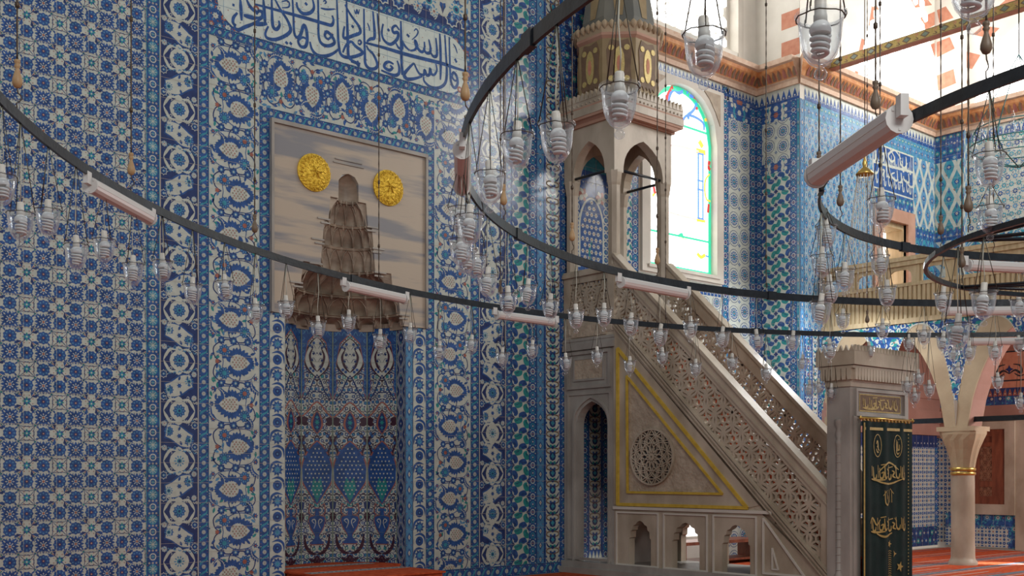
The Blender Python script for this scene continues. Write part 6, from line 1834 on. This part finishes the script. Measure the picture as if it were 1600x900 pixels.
# suspension chains with turned wooden bobbins
bob = MB(); bob.lathe([(.004, .155), (.016, .15), (.016, .135), (.011, .128), (.017, .118), (.011, .108), (.010, .098), (.018, .075), (.026, .045), (.027, .025), (.018, .006), (.006, 0)], (0, 0, 0), 12)
hook = MB(); hook.tube([(0, 0, .165), (0, 0, .0), (.004, 0, -.02), (.018, 0, -.032), (.022, 0, -.05), (.010, 0, -.066), (-.004, 0, -.075), (0, 0, -.11)], .0035, 6)
chn = MB()
rr_ = random.Random(5)
z = 0.0
P = []
while z < 6.5:
    P.append((0, 0, z)); z += .05
rad = [.0042 if k % 2 else .0065 for k in range(len(P))]
chn.tube(P, rad, 5)
z = .3
while z < 6.4: chn.lathe([(.004, -.02), (.012, -.012), (.012, .012), (.004, .02)], (0, 0, z), 6); z += .62
proto = None
BOB = [(27, 1, 1, 168, 'pale'), (205, 1, 1, 292, 'pale'), (398, 1, 1, 383, 'dark'), (592, 1, 1, 452, 'none'), (782, 1, 1, 487, 'dark'), (1355, 1, 1, 470, 'dark'), (1040, 1, 1, 500, 'none'),
       (727, 2, 0, 168, 'pale'), (787, 2, 1, 348, 'pale'), (894, 2, 1, 396, 'pale'), (1027, 2, 1, 432, 'pale'), (1197, 2, 1, 456, 'none'), (862, 2, 0, 12, 'dark'),
       (1368, 3, 0, 190, 'dark'), (1541, 3, 0, 112, 'dark'), (1313, 3, 1, 345, 'dark'), (1375, 3, 1, 373, 'dark'), (1278, 3, 0, 262, 'dark'), (1470, 3, 1, 392, 'dark'), (1552, 3, 1, 398, 'dark'),
       (1503, 4, 1, 376, 'dark'), (1513, 4, 0, 434, 'dark')]
BL = {27: 'chain and pale wooden bobbin holding the outer ring at the far left edge', 205: 'chain with small ochre bobbin above the white tube light on the left wall', 398: 'chain with brown bobbin left of the marble slab', 592: 'thin plain chain crossing the right gold disc', 782: 'chain with brown bobbin beside the tile border right of the niche', 1355: 'chain with brown bobbin on the outer ring in front of the gallery slats', 1040: 'thin plain chain passing the pulpit canopy arch down to the outer ring',
      727: 'chain with pale bobbin by the right end of the large calligraphy panel', 787: 'chain with ochre bobbin just right of the leftmost bend of the middle ring', 894: 'chain with ochre bobbin in front of the left canopy column', 1027: 'chain with ochre bobbin below the stained glass by the pulpit stair top', 1197: 'thin plain chain in the corner between rosette tiles and pier', 862: 'chain hooked to the thick near part of the middle ring at the top',
      1368: 'chain with brown bobbin just above the big white tube light', 1541: 'large dark bobbin with open hook on the near side of the inner ring', 1313: 'chain with bobbin at the left bend of the inner ring beside a looped cord', 1375: 'chain with small dark bobbin over the window behind the gallery', 1278: 'chain with bobbin at the lower end of the big white tube light', 1470: 'chain with dark bobbin between gallery parapet and inner ring', 1552: 'chain with dark bobbin at the right part of the gallery parapet',
      1503: 'bobbin at the upper junction of the small spoked ring', 1513: 'bobbin at the lower junction of the small spoked ring'}
meshes = {}
for px, n, side, yb_, kind in BOB:
    th = on_ring(n, px, side); p = rpt(n, th, .03)
    t = thing('suspension_chain', BL[px], 'chain', 'chains holding the rings', loc=p)
    if 'hook' not in meshes:
        meshes['hook'] = (hook.build('hook', 'chain_metal', t)).data; ho = t.children[0]
    else:
        ho = bpy.data.objects.new('hook', meshes['hook']); C.objects.link(ho); ho.parent = t
    ho.location = (0, 0, .11)
    if kind != 'none':
        key = 'bob_'+kind
        if key not in meshes: bo = bob.build('wooden_bobbin', 'wood_bobbin' if kind == 'dark' else 'wood_bobbin_pale', t); meshes[key] = bo.data
        else: bo = bpy.data.objects.new('wooden_bobbin', meshes[key]); C.objects.link(bo); bo.parent = t
        bo.location = (0, 0, .115)
    if 'chain' not in meshes: co_ = chn.build('chain', 'chain_metal', t); meshes['chain'] = co_.data
    else: co_ = bpy.data.objects.new('chain', meshes['chain']); C.objects.link(co_); co_.parent = t
    co_.location = (0, 0, .26 if kind != 'none' else .05)

# tube lights fixed under the rings
def tube_light(n, pxa, sa, pxb, sb_, label, drop=.085, length=None, big=False):
    ta, tb2 = on_ring(n, pxa, sa), on_ring(n, pxb, sb_)
    a, b = rpt(n, ta, -drop, .085 if big else 0), rpt(n, tb2, -drop, .085 if big else 0)
    from mathutils import Vector
    A, B = Vector(a), Vector(b); mid = (A+B)/2; L = length or (B-A).length
    t = thing('tube_light', label, 'tube light', 'white tube lights under the rings', loc=mid)
    ang = atan2(B.y-A.y, B.x-A.x); t.rotation_euler = (0, -math.asin((B.z-A.z)/(B-A).length), ang)
    t.scale = (1, 1.2, 1.2) if big else (1, .85, .85)
    h = L/2
    prof = [(.055*cos(a_), .055*sin(a_)-.0) for a_ in [pi*(k/10)+0 for k in range(11)]]
    def xprism(mb, pts, x0_, x1_): 
        m_ = len(pts); mb.add([(x0_, p[0], p[1]) for p in pts]+[(x1_, p[0], p[1]) for p in pts], [tuple(range(m_)), tuple(range(2*m_-1, m_-1, -1))]+[(i, (i+1) % m_, m_+(i+1) % m_, m_+i) for i in range(m_)])
    b1 = MB(); xprism(b1, [(-.052, .0), (-.052, .035), (-.035, .05), (.035, .05), (.052, .035), (.052, 0)], -h+.02, h-.02); b1.build('housing', 'fixture_white', t)
    b2_ = MB(); xprism(b2_, [(-.050, 0), (-.046, -.025), (-.03, -.045), (0, -.052), (.03, -.045), (.046, -.025), (.050, 0)], -h+.02, h-.02); b2_.build('lens', 'fixture_white' if big else 'fixture_lens_bounce', t)
    for s in (-1, 1):
        e = MB(); e_pts = [(.062*cos(2*pi*k/14), .062*sin(2*pi*k/14)-.0) for k in range(14)]; xprism(e, e_pts, s*h-.012*(s > 0)-.0*(s < 0), s*h+.012*(s < 0)); 
        for yy, zz in ((.03, .035), (-.03, .035), (0, -.045)): xprism(e, [(yy-.005, zz-.005), (yy+.005, zz-.005), (yy+.005, zz+.005), (yy-.005, zz+.005)], s*h, s*h+s*.004)
        e.build('end_cap', 'fixture_white', t)
        c = MB(); xprism(c, [(-.018, .0), (.018, 0), (.018, .09), (-.018, .09)], s*(h+.002), s*(h+.055)); c.build('clamp', 'fixture_white', t)
tube_light(1, 140, 1, 235, 1, 'white tube light with bounce-pink underside on the left tiled wall part of the outer ring')
tube_light(1, 540, 0 if False else 1, 632, 1, 'white tube light in front of the marble slab of the niche')
tube_light(1, 776, 1, 866, 1, 'white tube light low between niche and pulpit, under the outer ring')
tube_light(2, 970, 1, 1072, 1, 'white tube light in front of the pulpit stair top, under the middle ring')
t_ = on_ring(2, 718, 0)
tube_light(2, 722, 0, 722, 1, 'foreshortened white tube light at the left bend of the middle ring', .085, .75)
tube_light(3, 1297, 0, 1428, 0, 'big near white tube light on the inner ring, slanting up to the right', .02, big=True)
tube_light(3, 1512, 1, 1600, 1, 'white tube light crossing the gallery parapet under the inner ring')
tube_light(2, 1478, 1, 1600, 1, 'long white tube light below the gallery slats at the right edge')
tube_light(1, 1512, 1, 1600, 1, 'lowest tube light at the right edge, bounce-pink underside, in front of the tiled spandrel')

# ------------------------------------------------------------------ glass lamps
prof = [(.070, .0), (.071, -.004), (.064, -.012), (.0605, -.03), (.0575, -.07), (.053, -.10), (.045, -.125), (.032, -.146), (.018, -.157), (.010, -.161), (.009, -.166), (.0145, -.172), (.0185, -.181), (.0165, -.191), (.009, -.198), (.001, -.200)]
gm_ = MB(); gm_.lathe(prof, (0, 0, 0), 20, cap=False); gm_.lathe([(.066, -.004), (.060, -.012), (.0575, -.03), (.054, -.07), (.049, -.10), (.041, -.123), (.028, -.142), (.012, -.150), (.001, -.152)], (0, 0, 0), 16, cap=False)
rim_ = MB(); rim_.tube([(.0665*cos(2*pi*k/18), .0665*sin(2*pi*k/18), -.013+.002*sin(k*2.1)) for k in range(18)], .0022, 5, closed=True)
for k in range(3):
    a = 2*pi*k/3; rim_.tube([(.0665*cos(a), .0665*sin(a), -.013), (.071*cos(a), .071*sin(a), -.002), (.069*cos(a), .069*sin(a), .012)], .0018, 5)
soc = MB(); soc.lathe([(.006, .050), (.016, .048), (.0185, .04), (.0185, .0), (.021, -.004), (.021, -.022), (.018, -.026)], (0, 0, 0), 14)
bul = MB(); bul.lathe([(.017, -.024), (.026, -.036), (.029, -.050), (.026, -.060)], (0, 0, 0), 14)
hel = []
for k in range(61):
    t = k/60; a = 2*pi*3.6*t; r = .0225*(1-.25*t); hel.append((r*cos(a), r*sin(a), -.066-.062*t))
bul.tube(hel, .0068, 6)
cha = MB()
for k in range(3):
    a = 2*pi*k/3
    A = (.067*cos(a), .067*sin(a)); n_ = 1
    cha.tube([(A[0], A[1], 0), (.003*cos(a), .003*sin(a), 1)], .0021, 4)
crd = MB(); crd.tube([(0, 0, .04), (.006, .004, .3), (-.004, .003, .6), (.002, 0, 1.0)], .0028, 4)
LM = {}
GW = {1: 'outer ring', 2: 'middle ring', 3: 'inner ring', 4: 'small ring'}
def lamp(px, yr, n, side, label, tilt=0):
    th = on_ring(n, px, side); p = rpt(n, th, -.03)
    cz_ = p[0]*SA+p[1]*CA
    zr = ZC+(HOR-yr)/F_PX*cz_
    L = max(.12, p[2]-zr)
    t = thing('glass_lamp', label, 'hanging lamp', 'glass lamps hanging from the '+GW[n], loc=(p[0], p[1], zr))
    t.rotation_euler = (0, 0, px*1.7)
    for nm, mb, mt in (('glass_cup', gm_, 'lamp_glass'), ('wire_rim', rim_, 'chain_wire'), ('socket', soc, 'socket_plastic'), ('spiral_bulb', bul, 'bulb_white'), ('chains', cha, 'chain_wire'), ('cord', crd, 'cord')):
        par = t if nm not in ('wire_rim', 'spiral_bulb') else last
        if nm not in LM: o = mb.build(nm, mt, par); LM[nm] = o.data
        else: o = bpy.data.objects.new(nm, LM[nm]); C.objects.link(o); o.parent = par
        last = o
        if nm in ('chains', 'cord'): o.scale = (1, 1, L)
        if nm == 'glass_cup': o.scale = (1.1, 1.1, 1.0)
        if nm == 'spiral_bulb': o.scale = (1.18, 1.18, 1.0)
        if nm == 'chains': o.scale = (1.1, 1.1, L)
        if nm == 'socket': o.rotation_euler = (.10*sin(px), .10*cos(px*1.3), 0)
# (photo x, rim y, ring, far side)
LAMPS = [
 (3, 272, 1, 1), (32, 330, 1, 1), (75, 325, 1, 1), (119, 380, 1, 1), (163, 372, 1, 1), (208, 410, 1, 1), (254, 406, 1, 1), (301, 443, 1, 1), (351, 438, 1, 1), (399, 475, 1, 1), (447, 470, 1, 1),
 (497, 502, 1, 1), (545, 492, 1, 1), (594, 522, 1, 1), (641, 512, 1, 1), (687, 540, 1, 1), (737, 530, 1, 1), (785, 550, 1, 1), (832, 538, 1, 1), (884, 558, 1, 1), (933, 548, 1, 1), (984, 563, 1, 1), (1035, 549, 1, 1), (1087, 567, 1, 1),
 (1144, 558, 1, 1), (1197, 575, 1, 1), (1254, 560, 1, 1), (1265, 600, 1, 1), (1279, 597, 1, 1), (1299, 605, 1, 1), (1358, 540, 1, 1), (1420, 528, 1, 1), (1417, 595, 1, 1), (1429, 612, 1, 1), (1435, 583, 1, 1), (1452, 600, 1, 1), (1497, 572, 1, 1), (1490, 545, 1, 1), (1559, 588, 1, 1), (1595, 620, 1, 1), (1592, 530, 1, 1),
 (1100, 48, 2, 0), (968, 133, 2, 0), (870, 193, 2, 0), (808, 207, 2, 0), (765, 267, 2, 0), (734, 334, 2, 0), (716, 322, 2, 0), (719, 372, 2, 1), (728, 388, 2, 1), (744, 398, 2, 1), (762, 428, 2, 1), (794, 457, 2, 1), (825, 445, 2, 1), (860, 468, 2, 1), (900, 484, 2, 1), (944, 482, 2, 1), (986, 497, 2, 1), (1032, 514, 2, 1), (1079, 502, 2, 1), (1129, 518, 2, 1), (1182, 522, 2, 1), (1239, 524, 2, 1), (1296, 537, 2, 1), (1317, 490, 2, 1), (1379, 505, 2, 1), (1444, 515, 2, 1), (1474, 525, 2, 1), (1514, 540, 2, 1), (1555, 540, 2, 1),
 (1282, 22, 2, 0), (1522, -60, 2, 0),
 (1546, 238, 3, 0), (1377, 308, 3, 0), (1291, 352, 3, 1), (1284, 397, 3, 1), (1320, 420, 3, 1), (1296, 440, 3, 1), (1375, 398, 3, 1), (1283, 470, 3, 1), (1386, 447, 3, 1), (1474, 457, 3, 1), (1592, 467, 3, 1),
 (1547, 320, 4, 0), (1497, 503, 4, 0), (1537, 455, 4, 0)]
HL = {1282: 'large near glass lamp at the top against the bright striped wall, bulb tilted', 1522: 'glass lamp cut off by the top edge at the right, only its round foot showing', 1100: 'large near glass lamp in front of the bright lattice window', 968: 'large near glass lamp in front of the painted canopy drum', 870: 'near glass lamp just left of the canopy, second lowest of the near row', 808: 'near glass lamp in front of the dark tile strips left of the canopy'}
def zone(px, yr, n):
    if px < 230: return 'the left flower wall'
    if px < 325: return 'the far left borders'
    if px < 421: return 'the left palmette border'
    if px < 640: return 'the prayer niche'
    if px < 700: return 'the niche right edge'
    if px < 790: return 'the right palmette borders'
    if px < 882: return 'the narrow tile strips'
    if px < 962: return 'the pulpit tower'
    if px < 1125: return 'the upper stair'
    if px < 1215: return 'the rosette tiles'
    if px < 1310: return 'the tiled pier'
    if px < 1420: return 'the gate cornice'
    if px < 1500: return 'the column spandrel'
    return 'the right edge gallery'
ORD = ['leftmost', 'second from left', 'third from left', 'fourth from left', 'fifth from left', 'sixth from left', 'seventh from left', 'eighth from left', 'ninth from left', 'tenth from left']
from collections import defaultdict
grp = defaultdict(list)
for L_ in LAMPS: grp[(L_[2], zone(L_[0], L_[1], L_[2]))].append(L_)
for (n, zn), ls in grp.items():
    ls.sort()
    for i, (px, yr, nn, sd) in enumerate(ls):
        if px in HL and nn == 2: lab = HL[px]
        elif len(ls) == 1: lab = 'single glass lamp on %s before %s' % (GW[n], zn)
        elif i == len(ls)-1: lab = 'glass lamp on %s, rightmost before %s' % (GW[n], zn)
        else: lab = 'glass lamp on %s, %s before %s' % (GW[n], ORD[i], zn)
        lamp(px, yr, nn, sd, lab)

# small brass finial with a cone of beaded strings
px_, py_ = 1351, 272
S = 9.2; a_, b_, v_ = ray(px_, py_); bp0 = (S*a_, S*b_, ZC+S*v_)
bs = thing('beaded_pendant', 'brass finial with a spreading cone of beaded strings hanging left of the gallery window', 'pendant', loc=bp0)
mb = MB(); mb.lathe([(.004, .16), (.012, .12), (.02, .09), (.014, .06), (.05, .03), (.075, 0), (.07, -.01), (.02, -.02)], (0, 0, 0), 14); mb.build('finial', 'brass', bs)
mb = MB()
for k in range(14):
    a = 2*pi*k/14; P = [(.06*cos(a)+(.12*cos(a)+.0)*t, .06*sin(a)+.12*sin(a)*t, -.01-1.0*t) for t in (0, .5, 1)]; mb.tube(P, .003, 4)
    for j in range(12): t = (j+.5)/12; mb.lathe([(.001, -.01), (.008, 0), (.001, .01)], (.06*cos(a)+.12*cos(a)*t, .06*sin(a)+.12*sin(a)*t, -.01-1.0*t), 5)
mb.build('bead_strings', 'socket_plastic', bs)
mb = MB(); mb.tube([(0, 0, .15), (0, 0, 5)], .004, 5); mb.build('chain', 'chain_metal', bs)

# small chandelier of glass candles, upper right
S = 7.0; a_, b_, v_ = ray(1592, 232); cc_ = (S*a_, S*b_, ZC+S*v_)
cd = thing('crystal_chandelier', 'small green wire chandelier with clear glass candles at the upper right edge', 'chandelier', loc=cc_)
mb = MB()
for r, z in ((.26, .13), (.30, .02), (.22, -.05)): mb.tube([(r*cos(2*pi*k/20), r*sin(2*pi*k/20), z) for k in range(20)], .004, 5, closed=True)
for k in range(6): a = 2*pi*k/6; mb.tube([(.26*cos(a), .26*sin(a), .13), (.30*cos(a), .30*sin(a), .02), (.22*cos(a), .22*sin(a), -.05), (0, 0, -.12)], .004, 5); mb.tube([(.26*cos(a), .26*sin(a), .13), (0, 0, .6)], .0025, 4)
mb.build('wire_frame', 'patina', cd)
for k in range(8):
    a = 2*pi*k/8+.3; mb = MB(); mb.lathe([(.018, -.12), (.022, -.04), (.020, .0), (.010, .02), (.014, .05), (.008, .085), (.001, .11)], (.27*cos(a), .27*sin(a), .06), 10); mb.build('glass_candle', 'lamp_glass', cd)
mb = MB(); mb.tube([(0, 0, .6), (0, 0, 5)], .004, 5); mb.build('chain', 'chain_metal', cd)
